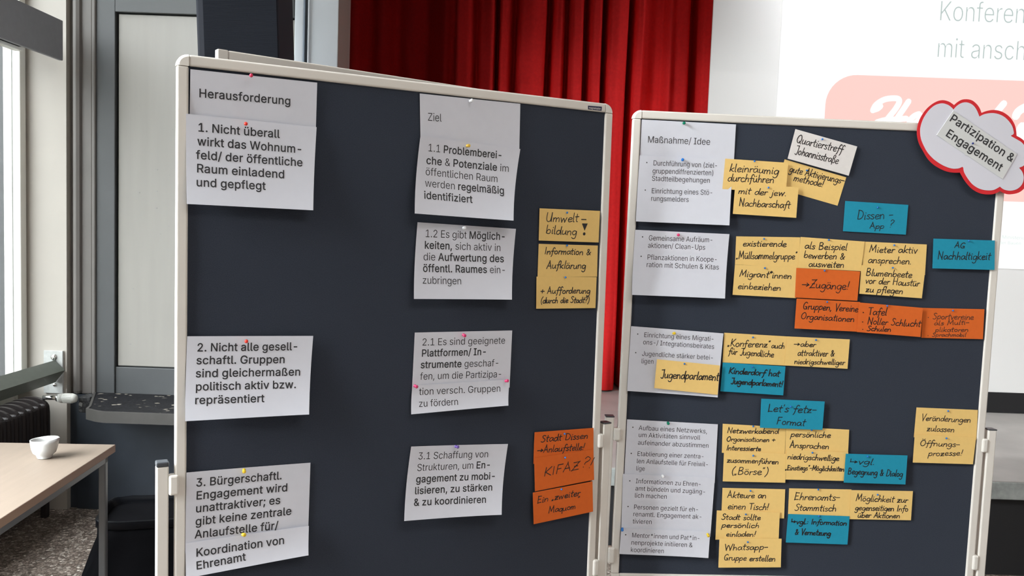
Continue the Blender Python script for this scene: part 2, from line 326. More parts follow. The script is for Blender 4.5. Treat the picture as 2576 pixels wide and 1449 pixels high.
Rm	1193	109,12 115,6 211,6 217,12 217,468 235,558 265,602 307,634 391,656 469,638 511,606 534,570 545,510 545,12 649,6 659,534 679,582 717,624 769,649 823,656 877,648 919,629 952,600 969,570 981,498 981,12 985,6 1087,8 1088,528 1073,606 1043,666 1002,708 949,737 889,751 817,750 752,732 703,703 661,663 625,607 583,679 535,725 487,746 415,752 350,738 301,710 259,668 223,610 215,624 213,738 111,738
Rn	799	109,12 115,6 211,6 217,11 218,462 240,552 265,590 304,624 361,647 415,653 469,646 505,631 547,595 575,546 588,462 589,12 691,6 696,12 691,540 678,594 656,642 595,708 547,733 487,747 427,749 373,740 331,723 288,696 223,612 214,624 213,738 111,738
Ro	810	343,-4 409,-10 481,-3 541,15 601,49 649,93 688,146 718,212 733,266 743,368 737,452 720,524 693,584 649,647 601,690 547,722 481,743 409,750 337,743 271,723 229,700 181,661 137,608 106,548 84,476 74,392 79,290 98,212 125,152 163,97 215,50 271,17|403,85 355,91 313,105 247,159 201,248 183,368 200,488 222,542 247,580 283,616 319,637 409,654 499,636 535,614 571,578 617,488 634,368 616,248 568,158 530,122 493,101
Rp	828	109,-269 115,-275 211,-275 217,-269 217,109 223,120 239,115 291,49 343,12 403,-7 475,-9 559,9 619,41 673,91 721,168 745,235 758,313 760,403 745,505 721,573 685,634 631,690 577,723 475,749 373,740 301,702 229,622 214,631 211,739 115,739 109,733|385,91 343,105 302,133 247,209 219,313 221,445 250,541 272,577 307,613 379,648 469,652 517,638 553,617 588,583 615,541 637,484 648,427 646,301 613,198 556,127 523,106 481,91
Rq	828	617,-269 625,-275 721,-274 725,-269 725,733 721,740 625,739 621,631 607,622 539,697 475,736 385,750 295,737 235,711 179,667 135,613 102,547 84,481 74,397 79,289 96,211 133,131 185,67 247,22 319,-4 403,-9 481,7 541,47 595,116 613,117|355,91 307,108 271,133 218,205 187,313 187,433 216,535 269,607 337,645 433,652 481,640 520,619 553,588 582,547 603,493 615,433 615,307 589,211 561,163 529,130 493,106 451,91
Rr	503	109,12 115,6 211,6 217,12 218,474 235,547 275,600 331,633 391,646 470,642 469,748 385,748 325,729 271,690 223,625 213,636 213,738 111,738
Rs	711	286,-4 418,-6 520,24 563,50 598,83 625,122 640,164 645,212 637,266 618,308 586,344 496,392 274,453 232,481 211,518 210,566 232,608 274,640 334,657 400,658 454,643 498,608 532,552 628,578 604,632 568,680 514,718 454,740 328,748 226,721 184,698 144,662 118,624 103,584 98,536 106,482 125,440 157,404 244,355 466,295 508,266 529,230 530,182 508,140 454,101 394,85 322,85 250,108 208,144 178,201 82,182 78,176 95,128 143,62 208,18
Rt	441	271,4 349,-2 411,10 391,97 325,92 277,106 251,136 242,190 242,640 253,649 391,649 394,736 247,742 241,918 139,920 133,743 19,736 20,652 127,649 134,640 134,184 140,124 157,83 186,46 223,21
Ru	800	298,2 397,-1 469,20 530,62 583,135 592,122 593,8 695,8 696,734 691,740 589,735 587,284 568,200 541,156 501,122 451,100 397,93 337,100 290,122 265,143 235,190 217,284 217,735 115,740 109,734 109,272 122,170 150,104 188,56 241,20
Rv	759	321,12 330,6 438,6 443,12 720,738 604,738 384,112 375,120 331,270 162,738 45,738
Rw	1109	273,12 279,6 387,11 548,594 561,603 727,12 735,6 837,6 1062,738 949,738 783,134 769,156 615,739 499,738 345,150 333,135 325,144 167,738 55,738
Rx	738	56,12 62,6 176,8 303,198 368,310 566,8 686,7 435,378 677,738 557,738 374,450 194,737 70,738 310,384
Ry	759	117,-273 204,-278 270,-262 324,-226 367,-171 398,-105 717,729 714,739 602,735 384,110 375,117 330,273 163,735 45,735 325,-3 288,-106 252,-157 204,-181 125,-177 101,-267
Rz	742	88,12 94,6 658,7 658,104 256,105 242,114 644,648 646,740 102,738 100,648 105,642 490,641 505,630 90,90
Rä	759	250,-4 341,-10 419,7 481,44 539,108 550,98 551,6 654,8 656,494 648,572 629,624 599,668 558,704 503,730 443,744 377,750 305,742 245,726 197,703 149,667 114,626 89,578 191,546 227,595 275,631 329,651 395,656 443,649 491,628 519,602 540,560 547,494 539,471 521,455 203,395 131,358 84,302 70,260 66,212 71,158 91,104 119,65 155,34 197,11|305,85 233,107 187,152 175,218 181,248 197,276 233,304 281,323 544,374 545,242 533,200 507,158 468,122 425,98 371,85|221,878 251,880 275,892 294,914 304,944 300,974 287,996 263,1015 239,1022 209,1019 185,1007 167,987 158,962 159,932 171,908 191,888|503,878 533,880 557,891 577,914 586,944 583,974 569,996 545,1016 521,1022 491,1019 467,1007 449,986 440,956 444,926 455,905 479,885
Rö	810	343,-4 409,-10 481,-3 541,15 601,49 649,93 688,146 718,212 733,266 743,368 737,452 720,524 693,584 649,647 601,690 547,722 481,743 409,750 337,743 271,723 229,700 181,661 137,608 106,548 84,476 74,392 79,290 98,212 125,152 163,97 215,50 271,17|403,85 355,91 313,105 247,159 201,248 183,368 200,488 222,542 247,580 283,616 319,637 409,654 499,636 535,614 571,578 617,488 634,368 616,248 568,158 530,122 493,101|235,884 289,880 308,890 333,920 340,950 333,980 295,1017 265,1023 235,1016 199,980 193,950 199,920|517,884 571,880 612,914 622,950 618,974 583,1014 547,1023 523,1018 499,1003 482,980 475,950 481,921
Rü	800	298,2 397,-1 469,20 530,62 583,135 592,122 593,8 695,8 696,734 691,740 589,735 587,284 568,200 541,156 501,122 451,100 397,93 337,100 290,122 265,143 235,190 217,284 217,735 115,740 109,734 109,272 122,170 150,104 188,56 241,20|249,878 277,878 301,888 322,908 333,932 334,962 325,986 303,1010 277,1021 247,1021 223,1012 190,968 189,938 199,911 220,890|532,878 583,888 604,908 615,932 616,962 607,987 586,1010 559,1021 529,1021 505,1011 484,992 472,962 471,938 484,908 505,888
Rß	862	456,-2 532,-7 604,-1 664,16 706,38 747,76 772,118 785,166 785,226 771,280 742,328 706,366 595,454 570,484 557,514 562,574 619,664 642,724 644,814 622,883 577,940 523,976 448,1001 358,1006 282,988 214,947 166,891 135,814 124,712 124,10 234,10 234,712 248,814 270,856 298,883 340,902 400,908 454,896 500,868 529,826 539,784 539,736 529,700 450,580 444,520 457,466 507,400 646,285 669,250 677,214 673,172 652,136 622,113 586,100 526,92 466,97 370,132 334,40 385,16
RÄ	937	43,12 52,6 160,6 165,12 262,285 670,285 684,276 779,12 784,6 898,8 538,993 399,990|304,387 301,402 463,894 472,902 641,396 628,385|310,1134 364,1139 387,1158 400,1182 403,1212 396,1236 376,1261 352,1274 298,1270 261,1230 257,1200 265,1170 286,1146|593,1134 646,1139 669,1158 682,1182 685,1212 679,1236 658,1262 634,1274 580,1270 544,1230 539,1200 548,1170 568,1146
RÖ	1042	452,-2 529,-7 619,2 697,26 775,71 840,130 892,202 930,286 955,388 963,502 955,610 930,712 892,796 836,874 757,941 673,983 589,1003 493,1006 409,993 325,960 258,916 193,850 144,772 116,706 93,610 85,502 93,388 119,286 157,202 209,130 277,69 349,28|493,100 421,115 361,144 309,184 265,239 231,304 208,382 198,466 200,556 209,622 230,694 264,760 308,814 361,856 421,885 481,899 547,901 613,890 689,856 742,814 785,760 819,694 841,616 851,532 849,442 840,376 817,301 784,238 740,184 691,145 631,116 565,100|371,1132 421,1141 444,1162 455,1186 456,1216 447,1240 427,1263 403,1275 373,1276 349,1268 324,1246 312,1222 311,1192 320,1168 343,1143|653,1132 685,1133 708,1144 737,1186 738,1216 730,1240 709,1263 685,1275 655,1276 631,1268 606,1246 595,1222 594,1192 602,1168 625,1144
RÜ	1011	432,-4 568,-7 640,7 694,27 790,92 832,140 862,194 881,248 892,320 892,992 778,992 777,338 756,242 713,176 658,131 586,103 508,95 430,104 352,136 298,182 258,248 243,296 238,350 238,992 125,992 124,338 142,226 184,142 248,74 328,25|342,1136 370,1131 400,1138 436,1178 441,1208 436,1232 420,1256 394,1272 340,1272 316,1256 299,1232 294,1202 299,1178 316,1152|625,1136 652,1131 682,1138 719,1178 718,1232 702,1256 676,1273 652,1277 622,1271 598,1255 582,1232 577,1202 582,1178 598,1153
R0	885	379,-1 472,-6 544,7 610,37 666,83 712,145 748,221 775,317 788,419 790,539 779,653 758,749 717,845 670,911 610,962 544,993 472,1006 394,1004 322,984 268,953 221,911 177,851 141,773 117,683 103,581 101,461 110,353 132,251 163,173 208,102 258,53 316,18|412,94 358,111 316,141 279,185 251,239 215,383 211,563 231,701 251,761 284,821 316,859 358,889 406,906 460,909 514,897 556,874 599,833 632,779 656,713 674,623 680,437 653,275 629,215 599,167 562,130 514,103 466,92
R1	885	156,12 162,6 756,6 762,12 762,96 756,101 546,102 537,108 534,993 390,992 176,834 180,719 402,882 414,887 423,876 423,114 414,101 162,101 156,96
R2	885	132,12 137,6 749,6 759,12 755,105 305,105 295,114 298,126 629,479 689,560 727,636 743,732 737,789 721,840 665,921 581,979 527,998 467,1007 401,1005 335,992 281,969 233,936 197,898 164,846 142,780 135,720 239,717 271,822 323,877 395,905 437,909 515,898 557,878 608,828 626,792 635,720 617,642 559,552 136,96
R3	885	356,-2 428,-7 494,-3 602,29 656,62 697,100 749,184 766,262 763,328 742,400 704,461 653,508 590,542 524,560 446,564 434,574 723,904 722,994 152,994 143,988 146,895 560,895 572,886 315,586 314,496 494,482 554,458 602,421 638,364 653,298 647,232 618,172 573,130 518,105 446,92 380,96 314,115 262,148 226,196 206,253 94,250 116,161 168,88 248,32
R.	363	157,3 187,-3 223,5 247,22 265,49 271,81 263,117 245,141 217,159 187,164 157,159 129,141 109,111 103,81 112,45 129,21
R,	363	82,-223 92,-229 163,-223 260,131 138,131
R;	363	82,-223 92,-229 163,-223 260,131 138,131|195,539 224,541 254,555 276,581 287,611 283,647 271,671 244,695 212,705 176,701 152,688 132,665 120,629 125,593 139,569 164,548
R/	484	38,-139 47,-144 131,-144 137,-139 449,1041 359,1041 353,1035
R&	874	312,-1 409,-7 499,9 579,41 643,86 655,82 721,7 844,11 716,173 751,229 778,299 792,377 793,434 692,431 680,341 655,269 643,258 427,516 433,531 530,605 586,665 618,725 630,797 616,869 574,935 511,979 433,1001 355,1001 277,980 219,941 178,887 155,803 163,719 198,641 268,539 162,449 121,403 91,353 75,293 74,239 84,185 103,140 133,96 172,59 217,30|343,88 280,107 229,145 196,197 185,257 192,305 217,354 259,399 337,459 581,173 529,129 469,100 409,87|355,608 304,671 274,725 264,773 268,821 289,863 331,897 379,911 433,908 477,887 508,851 520,809 516,761 499,723 470,689 367,608
R(	531	347,-177 355,-183 445,-182 452,-177 357,51 315,195 294,339 294,483 317,645 338,735 388,897 451,1054 355,1054 327,1011 283,915 238,783 204,639 187,519 184,333 206,183 263,-3
R)	531	85,-177 93,-183 183,-183 206,-147 259,-39 309,99 338,219 353,327 350,519 315,723 252,921 183,1054 87,1053 86,1047 160,867 215,669 243,483 242,321 224,207 193,87 144,-45
R-	885	230,381 236,375 650,375 656,381 656,471 236,475 231,471
R*	885	402,449 411,444 486,449 478,641 483,652 657,547 702,617 519,717 702,821 657,891 483,785 483,993 402,989 405,784 231,890 225,891 186,821 369,720 357,707 185,617 225,546 231,547 406,653
R 	369	
BA	966	25,-18 166,-23 184,-12 286,256 658,256 760,-15 778,-23 904,-23 928,-6 929,12 567,1002 552,1020 400,1023 375,1008 12,12|340,415 466,807 472,808 603,420 598,414
BB	920	110,-18 484,-23 598,-13 664,5 724,35 772,74 806,120 834,186 843,246 832,360 784,450 742,491 687,528 750,576 786,630 804,708 800,792 789,834 760,895 731,930 670,978 598,1008 520,1021 124,1023 99,1008 95,6|274,135 268,144 268,426 274,431 544,425 610,396 654,348 673,294 672,240 652,195 616,162 580,147 526,137|274,584 268,594 269,864 526,860 580,840 616,805 635,756 634,702 615,654 574,613 496,586
BC	1026	457,-32 541,-36 625,-27 703,-3 775,35 841,89 893,154 929,226 951,304 948,322 931,337 793,335 747,238 697,184 625,144 535,127 445,138 373,170 313,223 265,298 242,364 229,436 227,532 236,610 257,682 287,742 325,791 377,832 427,856 481,870 553,872 613,861 673,834 721,795 758,742 781,679 793,665 925,662 949,677 943,730 911,814 873,874 835,917 777,964 727,993 661,1018 595,1032 493,1035 397,1020 307,984 241,940 169,867 120,790 88,712 64,610 56,502 65,382 90,280 134,184 187,111 259,46 343,-1
BD	1010	110,-18 430,-23 580,-6 667,24 730,59 796,114 840,168 886,253 916,354 930,498 922,618 899,714 856,810 797,888 706,959 616,999 514,1019 124,1023 99,1008 95,6|274,135 268,144 269,864 490,862 598,832 650,798 691,756 724,700 748,630 761,534 759,444 747,372 722,300 694,251 663,216 616,180 574,160 472,138
BE	846	110,-18 736,-22 755,-12 761,6 761,108 742,133 274,135 268,144 269,426 694,427 712,435 722,456 721,564 700,584 270,588 269,864 736,866 749,876 755,894 755,996 742,1019 124,1023 99,1008 95,6
BF	829	110,-18 244,-22 266,-6 268,402 274,412 676,412 702,432 703,546 682,569 274,570 268,576 269,864 730,866 743,876 749,894 749,996 736,1018 124,1023 99,1008 95,6
BG	1046	455,-31 553,-36 643,-24 727,5 799,47 858,101 906,167 941,245 959,329 963,497 949,522 559,526 541,517 533,497 533,389 547,372 790,365 766,269 737,221 697,180 649,151 589,133 529,127 463,134 409,152 355,184 313,223 274,281 248,341 232,419 227,527 236,611 257,683 287,743 325,791 376,833 426,857 481,870 547,872 601,863 661,838 709,800 749,749 793,666 925,662 952,677 945,731 911,815 872,875 827,923 775,964 715,997 655,1018 583,1033 487,1035 391,1019 307,985 232,935 164,863 120,791 89,719 64,611 56,503 65,383 89,281 133,185 187,110 259,45 343,-1
BH	1039	110,-18 244,-22 266,-6 268,426 274,433 748,432 750,-6 778,-23 892,-23 916,-11 921,996 913,1014 892,1023 778,1023 749,1002 748,594 742,591 274,591 265,1008 238,1023 124,1023 100,1009 95,6
BI	614	53,-18 523,-23 541,-18 550,-6 552,108 545,126 523,135 382,138 383,864 523,865 547,875 551,1002 536,1020 67,1023 42,1008 38,894 53,870 205,865 209,858 208,138 67,135 47,126 38,108 38,6
BJ	802	302,-32 407,-34 461,-25 521,-3 569,27 611,65 663,154 678,214 684,286 684,994 678,1012 665,1022 533,1022 512,1000 510,262 499,208 473,165 437,137 395,124 347,122 299,133 258,160 230,202 218,244 214,340 203,358 71,363 43,340 49,208 65,150 93,94 131,50 179,12 239,-16
BK	940	110,-18 244,-22 262,-12 269,318 388,444 712,-12 736,-23 874,-23 893,-12 900,0 897,18 508,564 892,978 899,1002 886,1019 718,1023 700,1016 268,544 267,1002 256,1018 238,1023 124,1023 100,1009 95,6
BL	795	110,-18 706,-23 724,-14 733,6 732,114 712,134 268,138 268,996 261,1014 238,1023 118,1022 100,1009 95,996 95,6
BM	1258	110,-18 238,-22 251,-18 262,0 262,710 540,-6 568,-23 670,-23 694,-6 970,708 969,0 981,-18 994,-23 1114,-23 1132,-14 1139,6 1139,996 1132,1014 1114,1022 940,1023 915,1008 670,372 622,229 616,230 570,366 316,1013 292,1023 124,1023 104,1014 95,996 95,6
BN	1052	110,-18 244,-23 257,-18 268,0 268,744 371,570 742,-13 760,-22 904,-23 928,-12 933,996 922,1017 790,1023 762,1002 760,261 286,1014 268,1022 124,1023 100,1009 95,6
BO	1071	458,-32 529,-36 625,-27 715,2 799,52 859,107 918,190 959,280 984,388 992,502 984,616 959,718 915,814 859,892 769,968 679,1012 589,1032 493,1035 397,1020 307,984 241,939 169,866 117,784 88,712 64,610 56,502 65,382 90,280 134,184 187,112 259,46 343,-1|487,130 427,144 373,170 326,208 288,256 257,316 236,388 227,466 229,556 238,616 259,687 289,745 331,796 373,830 427,856 487,871 547,872 607,861 673,832 721,794 758,748 792,682 813,610 822,532 820,442 811,380 790,310 761,256 721,206 673,168 619,143 559,129
BP	897	110,-18 244,-22 266,-6 270,342 490,343 598,360 652,381 706,415 749,456 786,510 810,570 824,642 826,708 815,780 794,840 762,894 718,941 664,978 592,1007 496,1022 124,1023 99,1008 95,6|274,500 268,510 269,864 508,862 568,844 610,813 643,756 654,672 639,600 603,546 556,516 508,503
BQ	1071	775,-112 913,-117 926,-112 939,-94 936,-76 824,74 877,129 917,188 956,272 978,350 991,458 989,572 976,656 949,746 913,818 859,892 793,952 714,998 625,1026 553,1036 463,1033 367,1010 283,970 193,894 132,812 93,728 65,620 56,500 65,380 91,278 129,194 174,128 231,68 307,16 397,-20 493,-35 595,-32 691,-7|469,132 409,151 357,182 313,223 275,278 249,338 233,410 226,500 232,584 266,704 302,764 343,807 391,840 445,862 505,872 565,870 625,855 691,820 738,776 771,728 800,662 816,590 823,500 817,416 783,296 727,212 721,212 625,332 493,336 475,330 464,314 466,296 587,134 541,128
BR	906	110,-18 244,-22 266,-6 268,360 274,366 472,366 676,-14 694,-22 832,-23 858,-6 857,18 651,396 712,436 768,492 806,564 825,648 823,756 798,840 748,918 682,971 604,1005 520,1020 124,1023 99,1008 95,6|274,524 268,534 269,864 520,861 574,844 622,806 647,756 655,678 640,612 604,563 562,540 510,528
BS	901	365,-36 441,-40 525,-35 597,-19 669,12 723,50 771,101 805,162 821,222 824,300 811,366 778,426 733,474 675,513 609,544 333,631 280,666 255,702 252,762 278,816 337,858 411,877 501,873 567,849 615,807 644,732 657,722 789,721 806,732 807,780 790,840 765,888 730,930 687,967 633,998 519,1031 447,1036 369,1031 303,1016 225,981 171,941 129,894 99,840 83,780 80,708 96,636 123,587 171,536 237,493 294,468 579,377 627,345 651,307 652,240 621,185 555,141 465,121 375,126 297,156 248,204 225,276 207,290 81,291 57,278 53,264 61,210 76,162 105,108 141,64 183,29 237,-1 291,-21
BT	905	367,-18 500,-23 514,-18 527,0 529,864 830,869 842,894 842,996 827,1020 68,1023 43,1008 39,894 56,868 354,864 356,6
BU	1040	439,-34 574,-35 646,-21 706,0 766,35 813,74 859,128 891,188 910,242 921,320 921,998 904,1021 778,1023 760,1017 750,1004 748,338 730,254 694,197 640,154 580,132 508,124 436,132 370,159 321,200 278,278 267,350 264,1010 232,1023 124,1023 99,1010 95,338 114,218 158,128 231,50 322,-4
BV	966	390,-18 543,-23 568,-6 930,990 928,1008 915,1019 783,1023 755,1008 471,192 408,390 187,1008 171,1021 153,1023 33,1022 14,1008 14,984 376,0
BW	1372	294,-18 453,-23 474,-6 675,735 877,-12 897,-22 1053,-18 1066,0 1337,990 1329,1014 1311,1023 1191,1023 1165,1008 969,239 770,1002 759,1017 609,1023 581,1008 381,239 183,1006 159,1023 39,1023 19,1014 11,990 281,0
BX	955	29,-18 177,-23 195,-16 465,379 735,-16 753,-23 885,-23 909,-10 912,18 569,516 894,984 896,1002 885,1017 867,1023 735,1023 717,1014 465,647 219,1016 201,1023 69,1023 45,1012 39,1002 41,984 364,510 20,18 17,0
BY	951	390,-18 527,-23 546,-6 550,402 912,984 914,1002 899,1020 749,1023 731,1012 467,572 197,1013 179,1023 47,1023 29,1020 15,1008 15,984 377,402 377,6
BZ	885	72,-18 781,-23 805,-6 808,108 787,134 275,138 798,894 803,996 787,1020 85,1023 60,1008 56,894 61,880 79,866 587,864 65,108 59,90 59,6
Ba	788	254,-34 341,-39 389,-32 467,-2 515,37 525,-10 539,-22 665,-22 683,-4 685,494 676,578 655,638 617,691 575,727 509,759 377,779 299,771 233,753 179,726 126,686 91,644 60,584 62,566 77,550 197,517 213,524 245,572 287,605 335,623 395,627 437,621 473,605 496,584 512,554 518,500 508,482 275,443 191,422 111,380 57,314 42,266 37,212 43,152 65,92 95,48 137,11 191,-18|305,115 251,130 214,164 205,218 222,260 245,278 287,295 515,336 515,242 497,194 474,164 437,136 395,120
Bb	857	393,-34 475,-38 571,-17 647,26 715,98 759,182 784,284 790,398 774,512 736,608 684,680 643,717 565,759 475,778 379,772 307,742 247,690 246,1004 235,1017 217,1023 103,1022 85,1011 80,992 82,-4 91,-17 109,-23 223,-22 241,-4 247,56 313,-4|427,116 355,132 295,184 257,266 245,374 262,494 295,559 349,606 421,625 505,612 565,566 588,530 609,476 622,368 605,254 565,177 511,132 475,120
Bc	801	349,-34 469,-34 529,-20 589,6 637,40 681,86 712,134 735,194 732,212 718,224 595,252 576,236 547,177 511,143 457,120 391,115 343,124 301,147 266,182 239,230 214,332 220,446 252,536 307,597 373,622 409,625 469,617 527,584 553,554 577,503 595,494 709,520 732,542 719,590 697,631 643,695 571,743 475,773 409,779 331,771 259,749 199,714 145,665 103,607 70,536 51,458 44,368 50,284 69,206 102,134 145,74 199,25 265,-12
Bd	857	324,-34 415,-38 463,-30 529,0 589,56 594,-4 613,-22 727,-23 751,-7 754,992 749,1010 733,1022 613,1023 589,1004 583,693 529,741 463,770 385,779 289,766 211,730 157,686 121,643 76,560 53,476 44,374 51,278 78,176 121,97 173,38 241,-7|385,116 343,124 307,142 253,200 226,266 216,314 216,428 241,519 287,584 349,618 433,623 505,594 558,530 586,428 586,314 568,236 523,163 463,125
Be	817	354,-34 481,-34 535,-23 595,2 643,32 685,72 716,116 739,176 733,192 715,203 595,229 581,218 553,168 511,134 463,118 397,115 343,125 301,146 265,178 236,224 218,278 217,310 721,310 739,314 752,332 751,428 740,506 721,569 689,632 644,686 589,729 529,757 451,776 379,778 307,767 253,747 191,710 141,662 99,602 68,530 49,446 44,368 51,278 69,206 103,131 145,74 199,25 265,-11|283,458 217,459 247,542 307,600 361,621 403,626 469,615 523,581 562,524 579,464 577,457
Bf	522	149,-18 276,-23 289,-18 301,0 303,618 450,621 471,648 471,738 462,761 444,769 306,769 302,834 312,876 336,900 384,908 444,899 466,912 499,1020 488,1044 468,1051 408,1063 342,1063 282,1051 228,1026 176,978 147,924 136,864 132,770 12,768 -9,750 -10,648 -1,630 18,620 136,618 135,6
Bg	859	333,-314 451,-317 517,-307 583,-287 635,-260 679,-224 709,-187 736,-134 749,-86 755,-20 755,736 751,754 733,768 607,765 593,748 589,688 553,725 481,765 385,779 289,765 223,737 159,688 111,628 77,562 47,430 50,292 80,184 102,142 154,76 193,44 271,4 337,-11 397,-13 463,-5 505,10 553,40 589,76 582,-68 559,-111 499,-153 427,-167 331,-159 271,-128 217,-66 199,-57 83,-122 79,-140 85,-158 115,-201 172,-254 247,-293|373,142 312,160 254,214 219,304 214,418 235,506 277,574 337,614 421,624 493,603 551,544 585,448 589,340 567,244 523,181 457,146
Bh	829	95,-18 217,-23 244,-6 252,498 277,558 307,590 361,617 415,624 463,617 507,594 537,558 553,516 561,-6 583,-22 697,-23 715,-14 725,6 724,498 712,582 690,642 653,696 619,727 559,759 487,776 409,776 343,760 297,738 247,695 246,996 238,1014 217,1023 103,1022 85,1009 80,996 80,6
Bi	351	92,-18 219,-23 232,-18 246,0 246,738 242,756 225,768 111,769 93,764 81,750 80,6|135,852 165,847 207,856 238,876 264,912 271,948 263,990 243,1019 207,1044 165,1053 129,1047 93,1026 67,990 58,948 69,906 93,874
Bj	351	-28,-299 64,-299 142,-272 204,-215 237,-143 246,-59 246,739 240,757 226,768 100,768 81,745 79,-77 70,-113 52,-135 28,-145 -20,-148 -39,-161 -42,-275|129,853 172,848 208,857 249,889 264,913 271,949 259,997 234,1027 202,1046 148,1051 118,1043 88,1021 64,985 58,949 67,907 94,873
Bk	771	95,-18 217,-23 241,-12 247,264 301,315 565,-18 721,-23 739,-15 749,0 745,19 427,426 721,726 728,738 726,756 703,769 547,765 247,461 246,996 238,1014 217,1023 103,1022 85,1009 80,996 80,6
Bl	395	221,-23 289,-27 337,-22 367,-12 377,7 354,115 337,128 265,129 249,157 246,1003 223,1022 109,1023 85,1010 80,991 82,133 97,73 127,26 163,-3
Bm	1222	95,-18 217,-23 244,-6 247,468 253,522 271,563 301,596 343,618 391,627 433,621 475,600 498,576 513,540 519,-6 541,-22 669,-18 682,6 687,528 705,570 734,600 775,620 823,627 871,619 907,602 929,582 946,546 955,-6 979,-23 1106,-18 1118,6 1117,528 1100,618 1066,684 1039,714 991,749 955,766 889,780 811,778 739,758 684,726 625,666 602,702 558,744 487,776 415,781 343,766 283,733 247,699 242,750 224,768 109,769 91,763 81,744 80,6
Bn	828	95,-18 217,-23 244,-6 252,498 277,558 307,590 361,617 415,624 463,617 507,594 537,558 553,516 561,-6 583,-22 697,-23 722,-6 725,474 720,546 705,606 683,654 647,702 607,735 523,770 463,778 403,776 319,750 247,694 241,750 223,768 109,769 84,756 80,6
Bo	839	348,-34 409,-39 487,-31 559,-8 637,41 691,98 727,158 747,206 769,308 771,398 760,488 737,560 702,626 652,686 595,729 516,764 463,775 379,778 301,764 235,737 178,698 132,650 91,585 63,512 48,434 45,338 56,254 78,182 115,113 163,55 229,6 301,-24|391,115 325,132 267,182 230,254 212,368 227,476 268,560 331,611 409,625 487,610 549,560 589,477 604,368 587,254 546,176 481,127 439,117
Bp	857	95,-299 217,-304 244,-287 247,54 297,7 367,-28 433,-39 523,-32 607,-1 661,38 697,74 745,151 774,229 788,313 789,403 774,511 746,589 709,650 653,709 589,749 481,777 373,770 301,738 247,687 242,745 229,765 103,768 85,755 80,-275|433,115 355,132 295,184 258,265 245,373 258,481 295,559 349,606 421,625 505,612 565,565 589,529 609,475 622,367 605,253 565,177 511,132
Bq	857	600,-299 727,-303 740,-299 753,-281 753,745 742,763 727,769 607,766 593,745 589,685 553,723 481,764 385,779 289,766 223,738 157,687 112,631 76,559 55,487 45,397 49,289 68,205 109,115 139,73 193,22 271,-20 361,-38 451,-33 529,1 585,49 588,-275|403,115 325,131 265,182 226,265 212,373 225,475 260,553 313,603 385,625 469,614 505,594 535,565 576,481 590,373 577,265 538,181 481,132
Br	532	95,-18 217,-23 244,-6 252,510 289,572 337,604 391,616 475,611 493,619 502,642 502,750 487,774 421,779 349,770 277,734 247,707 241,751 223,768 109,769 84,756 80,6
Bs	740	292,-34 424,-35 484,-21 538,1 580,26 622,66 651,110 668,158 674,212 666,272 641,326 604,366 508,419 286,479 255,500 240,524 238,560 254,590 292,616 340,629 394,629 442,616 478,585 508,534 526,524 652,555 659,572 646,612 590,698 526,745 454,770 328,777 268,767 214,748 166,721 124,683 92,638 75,590 69,536 77,476 102,422 140,380 178,353 238,326 454,268 484,249 500,224 502,188 484,156 442,128 388,114 322,115 264,134 232,161 202,221 190,230 70,209 52,195 48,176 68,116 124,39 196,-8
Bt	470	275,-26 391,-27 427,-17 440,-2 415,119 397,128 331,121 295,129 278,148 271,190 271,616 397,620 415,628 424,652 424,742 403,768 272,772 271,922 259,944 127,948 105,922 105,772 13,768 -5,755 -9,640 13,621 105,616 105,184 122,88 151,41 184,10 235,-16
Bu	829	302,-28 397,-31 445,-21 517,13 559,51 565,-4 583,-22 697,-23 721,-10 725,740 709,765 583,769 564,758 558,290 552,242 529,189 499,156 445,129 397,122 343,129 306,146 272,182 252,230 242,758 223,769 109,769 84,752 80,272 93,164 123,92 169,34 229,-6
Bv	788	308,-18 444,-23 467,-6 751,738 748,756 738,765 606,769 580,756 384,202 186,756 156,769 36,768 16,756 16,732 295,0
Bw	1138	259,-18 387,-23 412,-6 555,505 703,-6 723,-23 856,-18 868,0 1092,738 1084,762 1065,769 951,769 924,756 783,247 777,250 641,756 621,769 483,763 471,744 333,237 191,756 171,768 51,769 32,762 24,738 247,0
Bx	767	34,-18 192,-18 374,253 548,-16 566,-23 692,-23 714,-12 722,0 719,18 469,378 710,732 712,750 704,762 686,768 560,769 539,762 374,505 212,762 194,768 62,769 38,756 38,732 276,384 25,18 23,0
By	788	121,-303 204,-307 282,-288 342,-249 394,-183 425,-117 748,729 750,747 736,765 600,768 579,753 384,205 184,759 168,767 42,768 17,753 16,729 294,-3 262,-93 233,-135 198,-152 120,-146 101,-159 72,-273 84,-293
Bz	771	74,-18 664,-23 683,-12 689,6 689,108 670,132 291,138 671,636 677,744 664,765 100,769 76,756 71,642 88,614 454,612 62,102 59,6
Bä	788	254,-34 341,-39 389,-32 467,-2 515,37 525,-10 539,-22 665,-22 683,-4 685,494 676,578 655,638 617,691 575,727 509,759 377,779 299,771 233,753 179,726 126,686 91,644 60,584 62,566 77,550 197,517 213,524 245,572 287,605 335,623 395,627 437,621 473,605 496,584 512,554 518,500 508,482 275,443 191,422 111,380 57,314 42,266 37,212 43,152 65,92 95,48 137,11 191,-18|305,115 251,130 214,164 205,218 222,260 245,278 287,295 515,336 515,242 497,194 474,164 437,136 395,120|197,854 239,848 279,860 311,887 329,920 332,962 321,998 297,1028 263,1047 221,1051 179,1037 153,1016 134,986 128,944 140,902 165,872|479,854 521,848 562,860 593,886 611,920 615,962 604,998 579,1028 545,1047 503,1051 461,1038 431,1011 415,980 411,944 423,902 447,872
